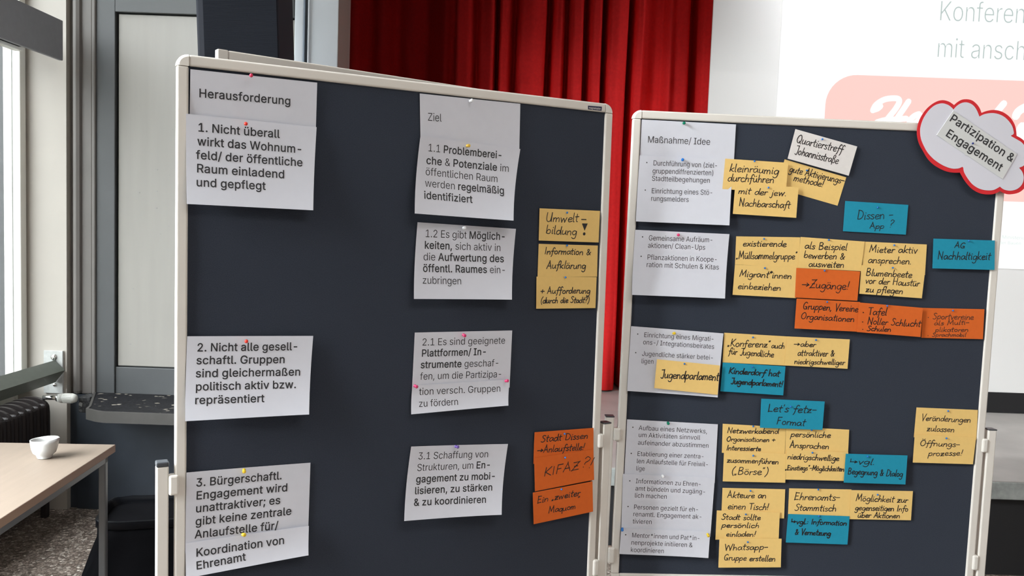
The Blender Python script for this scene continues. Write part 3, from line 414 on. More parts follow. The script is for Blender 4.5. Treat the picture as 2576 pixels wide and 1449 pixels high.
Bö	839	348,-34 409,-39 487,-31 559,-8 637,41 691,98 727,158 747,206 769,308 771,398 760,488 737,560 702,626 652,686 595,729 516,764 463,775 379,778 301,764 235,737 178,698 132,650 91,585 63,512 48,434 45,338 56,254 78,182 115,113 163,55 229,6 301,-24|391,115 325,132 267,182 230,254 212,368 227,476 268,560 331,611 409,625 487,610 549,560 589,477 604,368 587,254 546,176 481,127 439,117|232,854 283,849 307,856 349,890 362,914 369,950 361,988 339,1022 307,1043 265,1052 223,1042 193,1021 170,986 164,950 173,908 194,878|515,854 565,849 589,856 625,882 646,920 651,950 642,992 621,1022 589,1044 547,1052 505,1042 475,1021 453,986 446,950 455,908 476,878
Bü	829	302,-28 397,-31 445,-21 517,13 559,51 565,-4 583,-22 697,-23 721,-10 725,740 709,765 583,769 564,758 558,290 552,242 529,189 499,156 445,129 397,122 343,129 306,146 272,182 252,230 242,758 223,769 109,769 84,752 80,272 93,164 123,92 169,34 229,-6|226,854 277,849 307,858 337,881 359,920 364,950 355,992 334,1022 301,1044 277,1051 223,1044 189,1022 165,986 159,950 168,908 189,878|508,854 559,849 589,858 619,880 642,920 646,950 637,992 616,1022 583,1044 547,1052 499,1041 467,1016 445,976 442,938 450,908 471,878
Bß	891	462,-32 532,-36 610,-30 670,-13 725,16 770,58 798,106 813,160 814,226 800,286 765,346 724,388 616,475 586,520 589,562 646,652 671,718 673,814 647,898 598,960 538,1002 454,1030 358,1035 274,1016 196,970 140,904 107,820 95,712 95,4 104,-14 124,-23 238,-22 262,-2 267,772 282,820 311,856 346,874 400,878 445,868 483,844 503,814 510,778 503,712 442,628 421,586 415,520 428,460 484,382 627,262 648,214 644,178 629,154 574,126 472,125 370,167 348,154 300,46 303,28 376,-11
BÄ	966	25,-18 166,-23 184,-12 286,256 658,256 760,-15 778,-23 904,-23 928,-6 929,12 567,1002 552,1020 400,1023 375,1008 12,12|340,415 466,807 472,808 603,420 598,414|320,1104 364,1107 394,1124 421,1158 432,1194 428,1236 412,1266 382,1292 340,1306 304,1303 268,1285 240,1254 228,1212 231,1176 250,1141 286,1112|602,1104 646,1107 676,1124 704,1158 714,1194 710,1236 694,1266 658,1296 622,1306 586,1303 550,1285 523,1254 510,1212 514,1176 533,1140 568,1112
BÖ	1071	458,-32 529,-36 625,-27 715,2 799,52 859,107 918,190 959,280 984,388 992,502 984,616 959,718 915,814 859,892 769,968 679,1012 589,1032 493,1035 397,1020 307,984 241,939 169,866 117,784 88,712 64,610 56,502 65,382 90,280 134,184 187,112 259,46 343,-1|487,130 427,144 373,170 326,208 288,256 257,316 236,388 227,466 229,556 238,616 259,687 289,745 331,796 373,830 427,856 487,871 547,872 607,861 673,832 721,794 758,748 792,682 813,610 822,532 820,442 811,380 790,310 761,256 721,206 673,168 619,143 559,129|379,1102 421,1109 456,1132 480,1168 486,1204 480,1240 457,1275 427,1297 391,1306 349,1300 313,1278 289,1243 281,1204 289,1165 311,1132 343,1110|661,1102 697,1107 739,1132 762,1168 769,1204 762,1240 739,1276 703,1300 667,1306 631,1300 595,1277 571,1242 564,1204 571,1166 594,1132 625,1111
BÜ	1040	439,-34 574,-35 646,-21 706,0 766,35 813,74 859,128 891,188 910,242 921,320 921,998 904,1021 778,1023 760,1017 750,1004 748,338 730,254 694,197 640,154 580,132 508,124 436,132 370,159 321,200 278,278 267,350 264,1010 232,1023 124,1023 99,1010 95,338 114,218 158,128 231,50 322,-4|341,1106 370,1102 412,1112 442,1134 465,1172 470,1208 459,1250 436,1280 400,1301 364,1306 322,1295 293,1274 271,1238 265,1202 275,1160 298,1129|623,1106 670,1104 706,1118 736,1148 750,1184 750,1226 735,1262 706,1290 676,1303 628,1304 592,1288 562,1256 550,1226 551,1178 565,1148 596,1118
B0	914	382,-31 472,-36 556,-20 628,14 688,65 738,131 777,215 803,311 816,413 819,539 808,659 786,755 740,863 688,934 628,985 556,1020 472,1036 388,1032 316,1013 250,976 198,929 154,869 115,785 88,689 74,581 72,461 81,347 104,245 137,161 184,85 242,29 304,-8|406,125 361,143 325,173 295,215 271,269 244,389 240,563 260,695 306,803 337,839 371,863 412,877 460,880 508,868 544,847 576,815 605,767 628,707 645,623 651,437 626,287 605,233 576,185 544,153 502,130 460,121
B1	914	142,-18 762,-23 789,-6 791,108 780,125 570,131 566,138 565,996 546,1021 378,1020 148,846 147,708 159,690 174,684 394,834 394,138 390,130 144,127 127,102 127,6
B2	914	117,-18 755,-23 773,-19 785,-6 788,108 767,134 350,138 653,462 714,546 755,630 772,732 765,798 748,852 689,939 647,975 593,1006 533,1026 467,1036 395,1034 329,1020 269,995 217,960 173,915 140,864 113,786 106,732 107,707 125,689 257,692 271,708 286,786 317,834 365,866 437,880 509,869 563,837 597,786 606,720 588,648 539,573 108,108 103,6
B3	914	362,-32 500,-31 554,-20 620,6 674,39 716,78 748,118 778,178 795,262 793,328 771,406 749,448 698,509 638,552 566,581 491,598 751,892 755,994 734,1022 140,1023 126,1018 115,1000 115,886 134,867 518,862 290,601 285,490 290,476 308,464 434,462 488,453 542,432 578,404 609,358 623,298 618,238 595,190 560,157 512,133 446,122 386,124 324,142 279,172 252,208 234,268 218,281 86,281 64,262 73,196 87,154 146,69 230,8 296,-18
B.	392	156,-27 211,-29 253,-11 283,21 298,57 298,105 283,141 253,173 211,191 163,191 127,176 96,147 77,105 76,63 85,33 112,-3
B,	392	66,-253 164,-258 187,-241 291,131 288,149 274,161 140,163 113,149 52,-223
B;	392	66,-253 164,-258 187,-241 291,131 288,149 274,161 140,163 113,149 52,-223|168,515 212,510 254,521 290,550 311,587 316,629 302,677 278,707 236,730 194,734 152,722 116,693 95,653 91,611 104,569 134,533
B/	513	20,-169 137,-173 163,-151 483,1037 480,1055 467,1067 347,1069 327,1049 8,-139
B&	903	316,-31 409,-36 505,-20 595,16 643,50 709,-21 853,-23 879,-1 876,17 751,173 776,215 807,293 822,377 824,437 816,455 799,463 679,461 664,443 653,353 637,308 465,515 553,587 609,647 647,719 659,797 643,881 595,955 523,1006 433,1030 349,1030 265,1006 199,962 152,899 134,851 126,803 134,713 171,629 233,545 139,467 96,419 62,359 46,293 45,239 56,179 78,125 109,79 155,35 205,4|337,119 295,132 248,167 225,203 214,257 220,299 243,341 277,377 337,419 542,173 487,139 433,120 379,114|361,644 301,737 293,773 296,815 313,847 343,871 379,882 427,879 461,863 481,839 491,803 488,767 451,711
B(	560	335,-207 463,-211 484,-183 410,-9 359,141 330,279 320,405 331,555 364,723 417,891 485,1053 481,1073 463,1083 343,1082 325,1067 303,1029 254,921 210,789 176,645 158,519 155,333 177,177 237,-15 271,-93
B)	560	66,-207 189,-211 213,-195 285,-51 336,87 367,213 381,321 379,519 343,729 319,819 260,975 213,1065 189,1083 69,1081 53,1059 131,861 165,753 205,561 217,405 207,279 183,159 146,39 54,-177
B-	914	216,351 662,347 680,357 685,369 685,483 677,495 656,504 224,503 206,490 201,477 201,375
B*	914	385,419 489,415 511,431 513,604 663,514 687,531 732,611 729,629 717,643 574,719 729,803 731,827 688,905 669,923 651,921 513,833 515,995 506,1013 489,1023 399,1023 376,1007 376,833 225,923 203,911 155,821 165,796 313,719 168,641 155,623 159,603 207,521 225,514 375,604 373,443
B 	369	
'''

# marker handwriting: character, advance, strokes (x-height 50, capital 100)
HAND_DATA = r'''
 	34	
a	50	42,40 28,50 12,42 6,20 14,2 28,6 40,28 43,48 42,18 50,2
b	50	12,100 9,50 8,3 12,26 26,48 41,40 43,15 30,0 10,5
c	42	40,42 25,50 10,38 7,15 20,0 40,7
d	52	40,38 26,50 10,36 8,10 22,0 36,14 43,55 46,100 44,40 50,0
e	44	8,22 30,28 39,40 28,50 12,42 7,18 18,0 42,8
f	38	44,88 34,100 23,84 20,40 17,-10 10,-32|4,46 38,50
g	50	42,42 26,50 9,36 10,10 25,3 39,20 44,48 43,0 35,-35 18,-42 4,-30
h	48	12,100 8,0|9,24 24,48 37,40 40,0
i	22	10,48 10,3 16,0|12,70 13,74
j	24	14,48 13,-20 4,-40 -6,-30|16,70 17,74
k	46	12,100 8,0|40,50 12,22 12,22 42,0
l	22	12,100 9,10 18,0
m	66	6,48 7,0|7,28 20,48 30,38 30,0|30,28 44,48 55,38 57,0
n	48	7,48 8,0|8,28 24,48 38,38 40,0
o	46	25,50 10,40 7,15 20,0 36,8 40,32 28,49 20,48
p	48	9,48 6,-40|9,34 26,50 40,40 38,12 22,2 8,10
r	34	9,48 8,0|8,26 20,46 34,45
s	38	34,43 20,50 9,40 20,27 33,15 24,0 5,5
t	34	18,86 15,10 26,0|3,54 34,58
u	50	8,48 8,12 18,0 34,12 39,48 40,10 48,0
v	42	5,48 20,0 20,0 38,50
w	64	5,48 16,0 16,0 30,42 42,0 42,0 58,50
x	42	6,48 38,0|36,48 6,0
y	48	7,48 11,14 22,8 36,25 40,48 37,0 28,-35 8,-38
z	44	6,46 36,47 36,47 8,2 8,2 41,3|12,25 33,27
ß	46	8,-22 10,65 20,92 35,86 33,66 20,50 38,35 38,8 18,2
A	58	4,0 26,100 26,100 52,0|13,36 44,38
B	58	10,100 9,0|10,98 34,98 42,78 30,56 12,52 38,46 48,22 34,2 9,0
D	62	12,100 10,0|8,98 36,92 54,62 50,24 32,2 10,0
E	52	44,96 12,98 12,98 10,2 10,2 46,4|11,52 38,54
F	50	12,100 9,0|12,98 46,100|11,52 36,54
G	62	50,86 34,100 14,78 8,38 20,4 42,6 48,34 48,34 30,36|48,34 50,0
H	62	11,100 9,0|52,100 50,0|10,50 51,52
I	26	13,100 12,0
J	44	10,98 38,100 38,100 36,30 26,-6 8,2
K	54	11,100 9,0|48,100 12,44 12,44 50,0
L	46	12,100 10,2 10,2 42,4
M	78	8,0 16,100 16,100 36,30 36,30 60,100 60,100 68,0
N	64	10,0 12,100 12,100 50,4 50,4 54,100
O	64	34,100 14,80 8,36 24,2 46,8 56,50 44,92 28,98
P	54	11,100 9,0|10,96 36,98 46,74 34,52 10,48
Q	66	34,100 14,80 8,36 24,2 46,8 56,50 44,92 28,98|36,24 60,-8
S	50	44,88 28,100 12,84 22,60 40,40 36,10 18,0 4,10
T	52	28,98 26,0|4,96 52,100
U	62	9,100 9,28 24,0 44,16 50,100|50,100 51,0
V	54	5,100 26,0 26,0 52,102
W	84	6,100 22,0 22,0 40,80 60,0 60,0 82,102
Z	56	8,96 48,98 48,98 8,2 8,2 52,4|18,48 42,50
.	20	8,2 10,3
,	22	12,6 6,-14
!	26	16,100 12,30|10,3 11,4
?	42	8,80 18,100 36,90 32,66 18,46 17,28|15,3 16,4
&	58	54,46 26,0 10,14 14,32 34,66 28,90 16,82 18,62 50,2
+	46	22,62 22,12|2,36 44,38
(	30	26,110 10,70 10,20 24,-22
)	30	6,110 20,70 20,20 4,-22
-	40	4,40 36,42
:	20	9,8 10,9|10,42 11,43
'	18	12,100 9,78
„	28	8,8 4,-10|18,8 14,-10
“	28	8,98 6,82|18,100 16,84
*	34	16,98 16,66|4,90 28,74|28,90 4,74
>	74	2,34 62,36|44,56 64,36 64,36 44,16
<	66	6,84 8,34 8,34 56,34|40,52 58,34 58,34 40,16
•	30	11,24 14,26 12,20 9,24 13,23
q	46	40,40 25,50 9,36 10,10 24,2 38,20 42,48 42,-40
'''


# ------------------------------------------------------------------ mesh helpers
def box(bm, lo, hi, bevel=0.0, mi=0, M=None, seg=2):
    lo, hi = Vector(lo), Vector(hi)
    r = bmesh.ops.create_cube(bm, size=1)
    vs = r['verts']
    c, s = (lo + hi) / 2, hi - lo
    for v in vs:
        v.co = Vector((v.co.x * s.x + c.x, v.co.y * s.y + c.y, v.co.z * s.z + c.z))
        if M:
            v.co = M @ v.co
    fs = set(f for v in vs for f in v.link_faces)
    for f in fs:
        f.material_index = mi
    if bevel:
        es = list(set(e for v in vs for e in v.link_edges))
        rr = bmesh.ops.bevel(bm, geom=es, offset=bevel, segments=seg, profile=0.5, affect='EDGES')
        for f in rr['faces']:
            f.material_index = mi


def prism(bm, pts, z0, z1, mi=0, M=None):
    a = [bm.verts.new((p[0], p[1], z0)) for p in pts]
    b = [bm.verts.new((p[0], p[1], z1)) for p in pts]
    fs = [bm.faces.new(b), bm.faces.new(a[::-1])]
    n = len(pts)
    for i in range(n):
        fs.append(bm.faces.new((a[i], a[(i + 1) % n], b[(i + 1) % n], b[i])))
    for f in fs:
        f.material_index = mi
    if M:
        for v in a + b:
            v.co = M @ v.co


def lathe(bm, prof, seg=24, mi=0, M=None):
    rings = []
    for r, z in prof:
        if r < 1e-6:
            rings.append([bm.verts.new((0, 0, z))])
        else:
            rings.append([bm.verts.new((r * math.cos(2 * math.pi * i / seg), r * math.sin(2 * math.pi * i / seg), z)) for i in range(seg)])
    fs = []
    for A, B in zip(rings, rings[1:]):
        for i in range(seg):
            j = (i + 1) % seg
            if len(A) == 1 and len(B) == 1:
                continue
            if len(A) == 1:
                fs.append(bm.faces.new((A[0], B[j], B[i])))
            elif len(B) == 1:
                fs.append(bm.faces.new((A[i], A[j], B[0])))
            else:
                fs.append(bm.faces.new((A[i], A[j], B[j], B[i])))
    for f in fs:
        f.material_index = mi
        f.smooth = True
    if M:
        for ring in rings:
            for v in ring:
                v.co = M @ v.co
    return rings


def cyl(bm, p, q, r, seg=16, mi=0):
    p, q = Vector(p), Vector(q)
    d = q - p
    M = Matrix.Translation(p) @ d.to_track_quat('Z', 'Y').to_matrix().to_4x4()
    lathe(bm, [(0, 0), (r, 0), (r, d.length), (0, d.length)], seg, mi, M)


def obj(name, bm, mats, parent=None, M=None, smooth=False):
    me = bpy.data.meshes.new(name)
    bmesh.ops.recalc_face_normals(bm, faces=bm.faces)
    bm.to_mesh(me)
    bm.free()
    for m in (mats if isinstance(mats, (list, tuple)) else [mats]):
        me.materials.append(m)
    if smooth:
        for p in me.polygons:
            p.use_smooth = True
    o = bpy.data.objects.new(name, me)
    COL.objects.link(o)
    if parent:
        o.parent = parent
    if M:
        o.matrix_world = M
    return o


def tag(o, label, cat, group=None, kind=None):
    o['label'] = label
    o['category'] = cat
    if group:
        o['group'] = group
    if kind:
        o['kind'] = kind
    return o


def empty(name, label, cat, M, group=None):
    o = bpy.data.objects.new(name, None)
    o.empty_display_size = 0.05
    COL.objects.link(o)
    o.matrix_world = M
    return tag(o, label, cat, group)


def place(o, p):
    """put the origin of a mesh at p without moving it"""
    p = Vector(p)
    o.data.transform(Matrix.Translation(-p))
    o.location = p
    return o


def structure(name, boxes, m, label, bevel=0.0):
    bm = bmesh.new()
    for lo, hi in boxes:
        box(bm, lo, hi, bevel)
    o = obj(name, bm, m)
    tag(o, label, name.split('_')[0], kind='structure')
    return o


def box_obj(name, lo, hi, m, parent=None, bevel=0.0, off=(0, 0, 0)):
    bm = bmesh.new()
    box(bm, Vector(lo) - Vector(off), Vector(hi) - Vector(off), bevel)
    return obj(name, bm, m, parent)

# ------------------------------------------------------------------ the hall
CEIL = 4.20
structure('floor', [((-2.75, -5.2, -0.12), (5.6, 4.6, 0.0))], M_FLOOR, 'grey brown exposed stone chip floor of the hall')
structure('ceiling', [((-2.75, -5.2, CEIL), (5.6, 6.9, CEIL + 0.12))], M_CEIL, 'white ceiling of the hall')
structure('wall_right', [((5.4, -5.2, 0), (5.6, 6.9, CEIL))], M_HALL, 'buff right hand wall of the hall')
structure('wall_rear', [((-2.75, -5.2, 0), (5.4, -5.0, CEIL))], M_HALL, 'buff rear wall behind the viewer')
segs = [((WALLX - 0.04, -5.0, 0), (WALLX, 4.6, WZ0)), ((WALLX - 0.04, -5.0, WZ1), (WALLX, 4.6, CEIL))]
edges = [4.6] + [y for ab in WIN for y in ab] + [-5.0]
for a, b in zip(edges[0::2], edges[1::2]):
    segs.append(((WALLX - 0.04, b, WZ0), (WALLX, a, WZ1)))
structure('wall_left', segs, M_BEIGE, 'cream window wall on the left')
for i, (y1, y0) in enumerate(WIN):
    bm = bmesh.new()
    t = 0.05
    x0, x1 = WALLX - 0.03, WALLX + 0.055
    box(bm, (x0, y0, WZ0), (x1, y0 + t, WZ1), 0.004)
    box(bm, (x0, y1 - t, WZ0), (x1, y1, WZ1), 0.004)
    box(bm, (x0, y0 + t, WZ0), (x1, y1 - t, WZ0 + t), 0.004)
    box(bm, (x0, y0 + t, WZ1 - t), (x1, y1 - t, WZ1), 0.004)
    ym = (y0 + y1) / 2
    box(bm, (x0, ym - t / 2, WZ0 + t), (x1, ym + t / 2, WZ1 - t), 0.004)
    o = obj('window_%d' % (i + 1), bm, M_WINF)
    tag(o, 'white framed window in the left wall' + ['', ', second bay', ', third bay', ', rearmost bay'][i], 'window', kind='structure')
    place(o, (WALLX, ym, WZ0))
    for a, b in ((y0 + t, ym - t / 2), (ym + t / 2, y1 - t)):
        bm = bmesh.new()
        box(bm, (0.012, a - ym, t), (0.018, b - ym, WZ1 - t - WZ0))
        obj('pane', bm, [M_GLASST, M_GLASS, M_GLASSM, M_GLASSD][i], o)

structure('wall_sky_block', [((-7.0, 4.75, 0), (-2.72, 4.95, 5.0))], mat('dark_sky_block', (0.032, 0.038, 0.036), 0.9, noise=0.2, scale=3), 'dark wall added outside the window to hide the bright sky')  # added outside to block bright sky behind the first pane

# front wall, left of the stage
XP = onY(850, 300, 4.40).x
XPAN = onY(741, 80, 4.30).x - 0.002
structure('wall_front', [((-2.75, 4.34, 0.60), (XP + 0.0, 4.60, CEIL)), ((XP, 4.40, 2.86), (5.4, 4.60, CEIL))], M_BGREY, 'blue grey front wall beside and above the stage')  # unseen stretch over the stage set low to keep hall light off the curtain
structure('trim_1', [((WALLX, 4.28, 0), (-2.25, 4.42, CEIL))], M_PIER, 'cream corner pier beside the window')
x = lambda px, Y: onY(px, 500, Y).x
bm = bmesh.new()
box(bm, (-2.248, 4.32, 0.60), (x(184, 4.3), 4.36, CEIL))
box(bm, (x(182, 4.29), 4.280, 0.60), (x(204, 4.29), 4.35, CEIL), 0.020)
box(bm, (x(203, 4.30), 4.300, 0.60), (x(233, 4.30), 4.35, CEIL), 0.008)
box(bm, (x(231, 4.29), 4.288, 0.60), (x(240, 4.29), 4.35, CEIL), 0.006)
tag(obj('trim_2', bm, M_GREY), 'grey vertical moulding next to the cream pier', 'moulding', kind='structure')
zt, zb = onY(400, 40, 4.33).z, onY(370, 921, 4.33).z
structure('trim_3', [((x(240, 4.30), 4.300, 0.60), (x(291, 4.31), 4.345, CEIL)), ((x(291, 4.31), 4.31, 0.60), (XPAN, 4.345, zb - 0.006)),
                     ((x(291, 4.31), 4.30, zt + 0.006), (XPAN, 4.345, CEIL))], M_BGREY, 'blue grey frame around the white panel', 0.003)
bm = bmesh.new()
box(bm, (x(298, 4.32), 4.318, zb), (XPAN, 4.346, zt), 0.003)
for k in range(14):
    px_, py_ = random.uniform(320, 480), random.uniform(70, 880)
    c = onY(px_, py_, 4.318)
    r = random.uniform(0.002, 0.006)
    box(bm, (c.x - r, 4.3165, c.z - r * 0.5), (c.x + r, 4.319, c.z + r * 0.5), 0, 1)
o = obj('door_1', bm, [M_PANEL, mat('panel_scuff', (0.30, 0.29, 0.28), 0.6)])
tag(o, 'tall white flush panel in a blue grey frame', 'panel', kind='structure')

# dark blue wainscot under the sill
structure('baseboard_front', [((x(172, 4.3), 4.315, 0), (x(194, 4.3), 4.42, 0.60)), ((x(194, 4.3), 4.30, 0), (XP, 4.42, 0.60))], M_NAVY, 'dark blue wainscot below the stone sill')

# stone sill with a grey metal nosing
zs = onY(330, 990, 4.30).z
e = empty('stone_sill', 'dark speckled stone ledge with grey metal front edge below the white panel', 'sill', Matrix.Translation((-1.4, 4.3, zs)))
yf = EYE.y + (onZ(330, 1038, zs)).y
xl = onZ(252, 1036, zs).x
xb = onY(241, 985, 4.30).x
xm = onY(229, 1030, yf + 0.10).x
bm = bmesh.new()
prism(bm, [(xb, 4.30), (xm, yf + 0.10), (xm + .012, yf + .05), (xl - .02, yf + .012), (xl + .02, yf), (XP - 0.05, yf), (XP - 0.05, 4.30)], zs - 0.045, zs)
bm.transform(Matrix.Translation((1.4, -4.3, -zs)))
obj('slab', bm, M_GRAN, e)
bm = bmesh.new()
prism(bm, [(xb - .010, 4.30), (xm - .010, yf + 0.10), (xm + .003, yf + .045), (xl - .026, yf + .002), (xl + .018, yf - .011), (XP - 0.05, yf - .011), (XP - 0.05, yf + .001), (xl + .02, yf + .001), (xl - .019, yf + .013), (xm + .013, yf + .05), (xm + .001, yf + .10), (xb + .001, 4.30)], zs - 0.050, zs + 0.002)
bm.transform(Matrix.Translation((1.4, -4.3, -zs)))
obj('nosing', bm, M_NOSE, e)
bm = bmesh.new()
box(bm, (x(196, 4.2), 4.20, zs - 0.085), (x(227, 4.2), 4.30, zs - 0.005), 0.006)
o = obj('stone_block', bm, pebble_mat('grey_speckled_stone', [(0, (0.05, 0.05, 0.052)), (0.9, (0.075, 0.075, 0.078)), (0.93, (0.3, 0.3, 0.29)), (1, (0.2, 0.2, 0.2))], 60, 0.5, 0.1))
tag(o, 'small grey speckled stone block at the corner left of the ledge', 'stone block')
place(o, (x(211, 4.2), 4.30, zs - 0.04))

# proscenium pier
xa = lambda px: onY(px, 80, 4.30).x
structure('trim_4', [((xa(741), 4.30, 0), (xa(762), 4.42, CEIL)), ((xa(762), 4.345, 0), (xa(776), 4.42, CEIL)), ((xa(775), 4.29, 0), (xa(779), 4.42, CEIL)), ((xa(779), 4.30, 0), (xa(850), 4.42, CEIL))], M_SILVER, 'pale aluminium clad pier at the stage opening', 0.003)
structure('trim_5', [((xa(850) - 0.012, 4.304, 0), (xa(850) + 0.002, 4.60, CEIL))], M_TAUPE, 'taupe reveal on the stage side of the pier')

# stage
ZS = 0.45
YS = onZ(2540, 1212, ZS).y
structure('trim_6', [((xa(850) - 0.02, YS, ZS - 0.085), (5.4, YS + 0.03, ZS - 0.004))], M_TRIM, 'grey green metal edge of the stage', 0.004)
structure('wall_stage_front', [((xa(850) - 0.02, YS + 0.03, 0), (5.4, YS + 0.08, ZS - 0.02))], M_BLACK, 'black front below the stage edge')
structure('floor_stage', [((XP - 0.75, 4.60, ZS - 0.05), (XP, 6.7, ZS)), ((XP, YS + 0.004, ZS - 0.05), (5.4, 6.7, ZS))], M_STAGE, 'grey stage floor')
structure('wall_stage_back', [((-2.75, 6.7, 0), (5.4, 6.9, CEIL))], M_BLACK, 'black back wall of the stage')
structure('wall_stage_left', [((-1.9, 4.60, 0), (-1.75, 6.7, CEIL))], M_BLACK, 'black side wall of the stage')

# red stage curtain: folds read off as forward ridges (+) and deep gaps (-)
YC = onZ(1535, 980, ZS).y
folds = [(700, 0.0), (760, -.5), (800, .3), (850, -.6), (890, .2), (925, -.5), (965, .35), (1000, -.35), (1040, .4), (1075, .0), (1112, .5), (1137, -1), (1150, .35), (1182, .45), (1199, -.55), (1215, .5), (1243, .9), (1254, -1.2),
         (1264, .8), (1280, .5), (1297, -.85), (1314, .8), (1340, .95), (1365, .75), (1381, -1.2), (1396, .3), (1411, .45), (1427, -.8), (1442, .85), (1462, .9), (1477, -.95), (1493, .85), (1511, .9),
         (1524, -1.1), (1537, .85), (1556, 1.), (1575, .75), (1589, -1.1), (1602, .6), (1615, .75), (1624, .0), (1650, -.25), (1668, -.2), (1682, .85), (1700, .35), (1730, .3), (1755, -1.1), (1772, .5), (1790, .7),
         (1815, -.8), (1840, .8), (1870, .6), (1895, -.9), (1930, .8), (1960, -.6)]


def curtain_y(p):
    s = min(1, max(0, (p - 1078) / 66))
    return YC + 0.66 * (1 - s * s * (3 - 2 * s))        # the left length hangs deeper in the stage


fx = [(onY(p, 60, curtain_y(p)).x, d, curtain_y(p)) for p, d in folds]
k = 0
while fx[-1][0] < 4.9:
    fx.append((fx[-1][0] + random.uniform(0.06, 0.10), 0.8 if k % 2 else -0.8, YC))
    k += 1
bm = bmesh.new()
cols = []
n = 0
for (xa_, da, ya_), (xb_, db, yb_) in zip(fx, fx[1:]):
    for q in range(5):
        f = q / 5
        s = f * f * (3 - 2 * f)
        cols.append((xa_ + (xb_ - xa_) * f, da + (db - da) * s, ya_ + (yb_ - ya_) * f))
zs_ = [ZS + 0.012, ZS + 0.5, 1.0, 1.5, 2.0, 2.5, 3.0, CEIL - 0.01]
grid = []
for i, (cx, d, cy) in enumerate(cols):
    grid.append([bm.verts.new((cx + 0.006 * math.sin(z * 2.1 + cx * 9), cy - d * (0.095 if d > 0 else 0.21) * (1 + 0.1 * (3 - z) / 3), z)) for z in zs_])
back = [[bm.verts.new(v.co + Vector((0, 0.004, 0))) for v in c] for c in grid]
for G in (grid, back):
    for A, B in zip(G, G[1:]):
        for j in range(len(zs_) - 1):
            bm.faces.new((A[j], B[j], B[j + 1], A[j + 1]))
for A, B in ((grid[0], back[0]), (grid[-1], back[-1])):
    for j in range(len(zs_) - 1):
        bm.faces.new((A[j], B[j], B[j + 1], A[j + 1]))
for A, B, C, D in zip(grid, grid[1:], back[1:], back):
    bm.faces.new((A[0], B[0], C[0], D[0]))
o = obj('stage_curtain', bm, M_CURT, smooth=True)
tag(o, 'red velvet stage curtain hanging in deep folds', 'curtain')
place(o, (1.0, YC, ZS))


# ------------------------------------------------------------------ lettering
GLYPHS = {}
for row in GLYPH_DATA.strip('\n').split('\n'):
    ch, adv, cs = row.split('\t')
    GLYPHS[ch] = (int(adv), [[tuple(map(int, p.split(','))) for p in c.split(' ')] for c in cs.split('|') if c])


def area(c):
    return sum(a[0] * b[1] - b[0] * a[1] for a, b in zip(c, c[1:] + c[:1])) / 2


def inside(p, c):
    r = False
    for a, b in zip(c, c[1:] + c[:1]):
        if (a[1] > p[1]) != (b[1] > p[1]) and p[0] < (b[0] - a[0]) * (p[1] - a[1]) / (b[1] - a[1]) + a[0]:
            r = not r
    return r


CACHE = {}


def glyph(ch, wt):
    """filled letter in weight L, R or B: advance and triangulated pieces"""
    if (ch, wt) in CACHE:
        return CACHE[ch, wt]
    adv, cs = GLYPHS[wt + ch]
    holes = [c for c in cs if area(c) <= 0]
    parts = []
    for oc in cs:
        if area(oc) <= 0:
            continue
        loops = [oc] + [h for h in holes if inside(h[0], oc)]
        vs = [p for l in loops for p in l]
        tris = tessellate_polygon([[Vector((p[0], p[1], 0)) for p in l] for l in loops])
        parts.append((vs, tris))
    CACHE[ch, wt] = (adv, parts)
    return CACHE[ch, wt]


# single-stroke marker hand: advance | strokes (points x,y), x-height 50, capital 100
HAND = {}
for row in HAND_DATA.strip('\n').split('\n'):
    ch, adv, st = row.split('\t')
    HAND[ch] = (int(adv) / 100, [[(float(q.split(',')[0]) / 100, float(q.split(',')[1]) / 100) for q in s.split(' ')] for s in st.split('|') if s])
for u, b_ in (('ä', 'a'), ('ö', 'o'), ('ü', 'u'), ('Ö', 'O')):
    adv, st = HAND[b_]
    y = 1.12 if u == 'Ö' else 0.70
    HAND[u] = (adv, st + [[(adv * .26, y), (adv * .28, y + .05)], [(adv * .62, y + .02), (adv * .64, y + .07)]])


def smooth_stroke(P, n=5):
    if len(P) < 3:
        return P
    out = []
    Q = [P[0]] + P + [P[-1]]
    for i in range(1, len(Q) - 2):
        p0, p1, p2, p3 = (Vector(Q[i + k]) for k in (-1, 0, 1, 2))
        for j in range(n):
            t = j / n
            out.append(tuple(0.5 * (2 * p1 + (p2 - p0) * t + (2 * p0 - 5 * p1 + 4 * p2 - p3) * t * t + (3 * p1 - p0 - 3 * p2 + p3) * t ** 3)))
    out.append(P[-1])
    return out


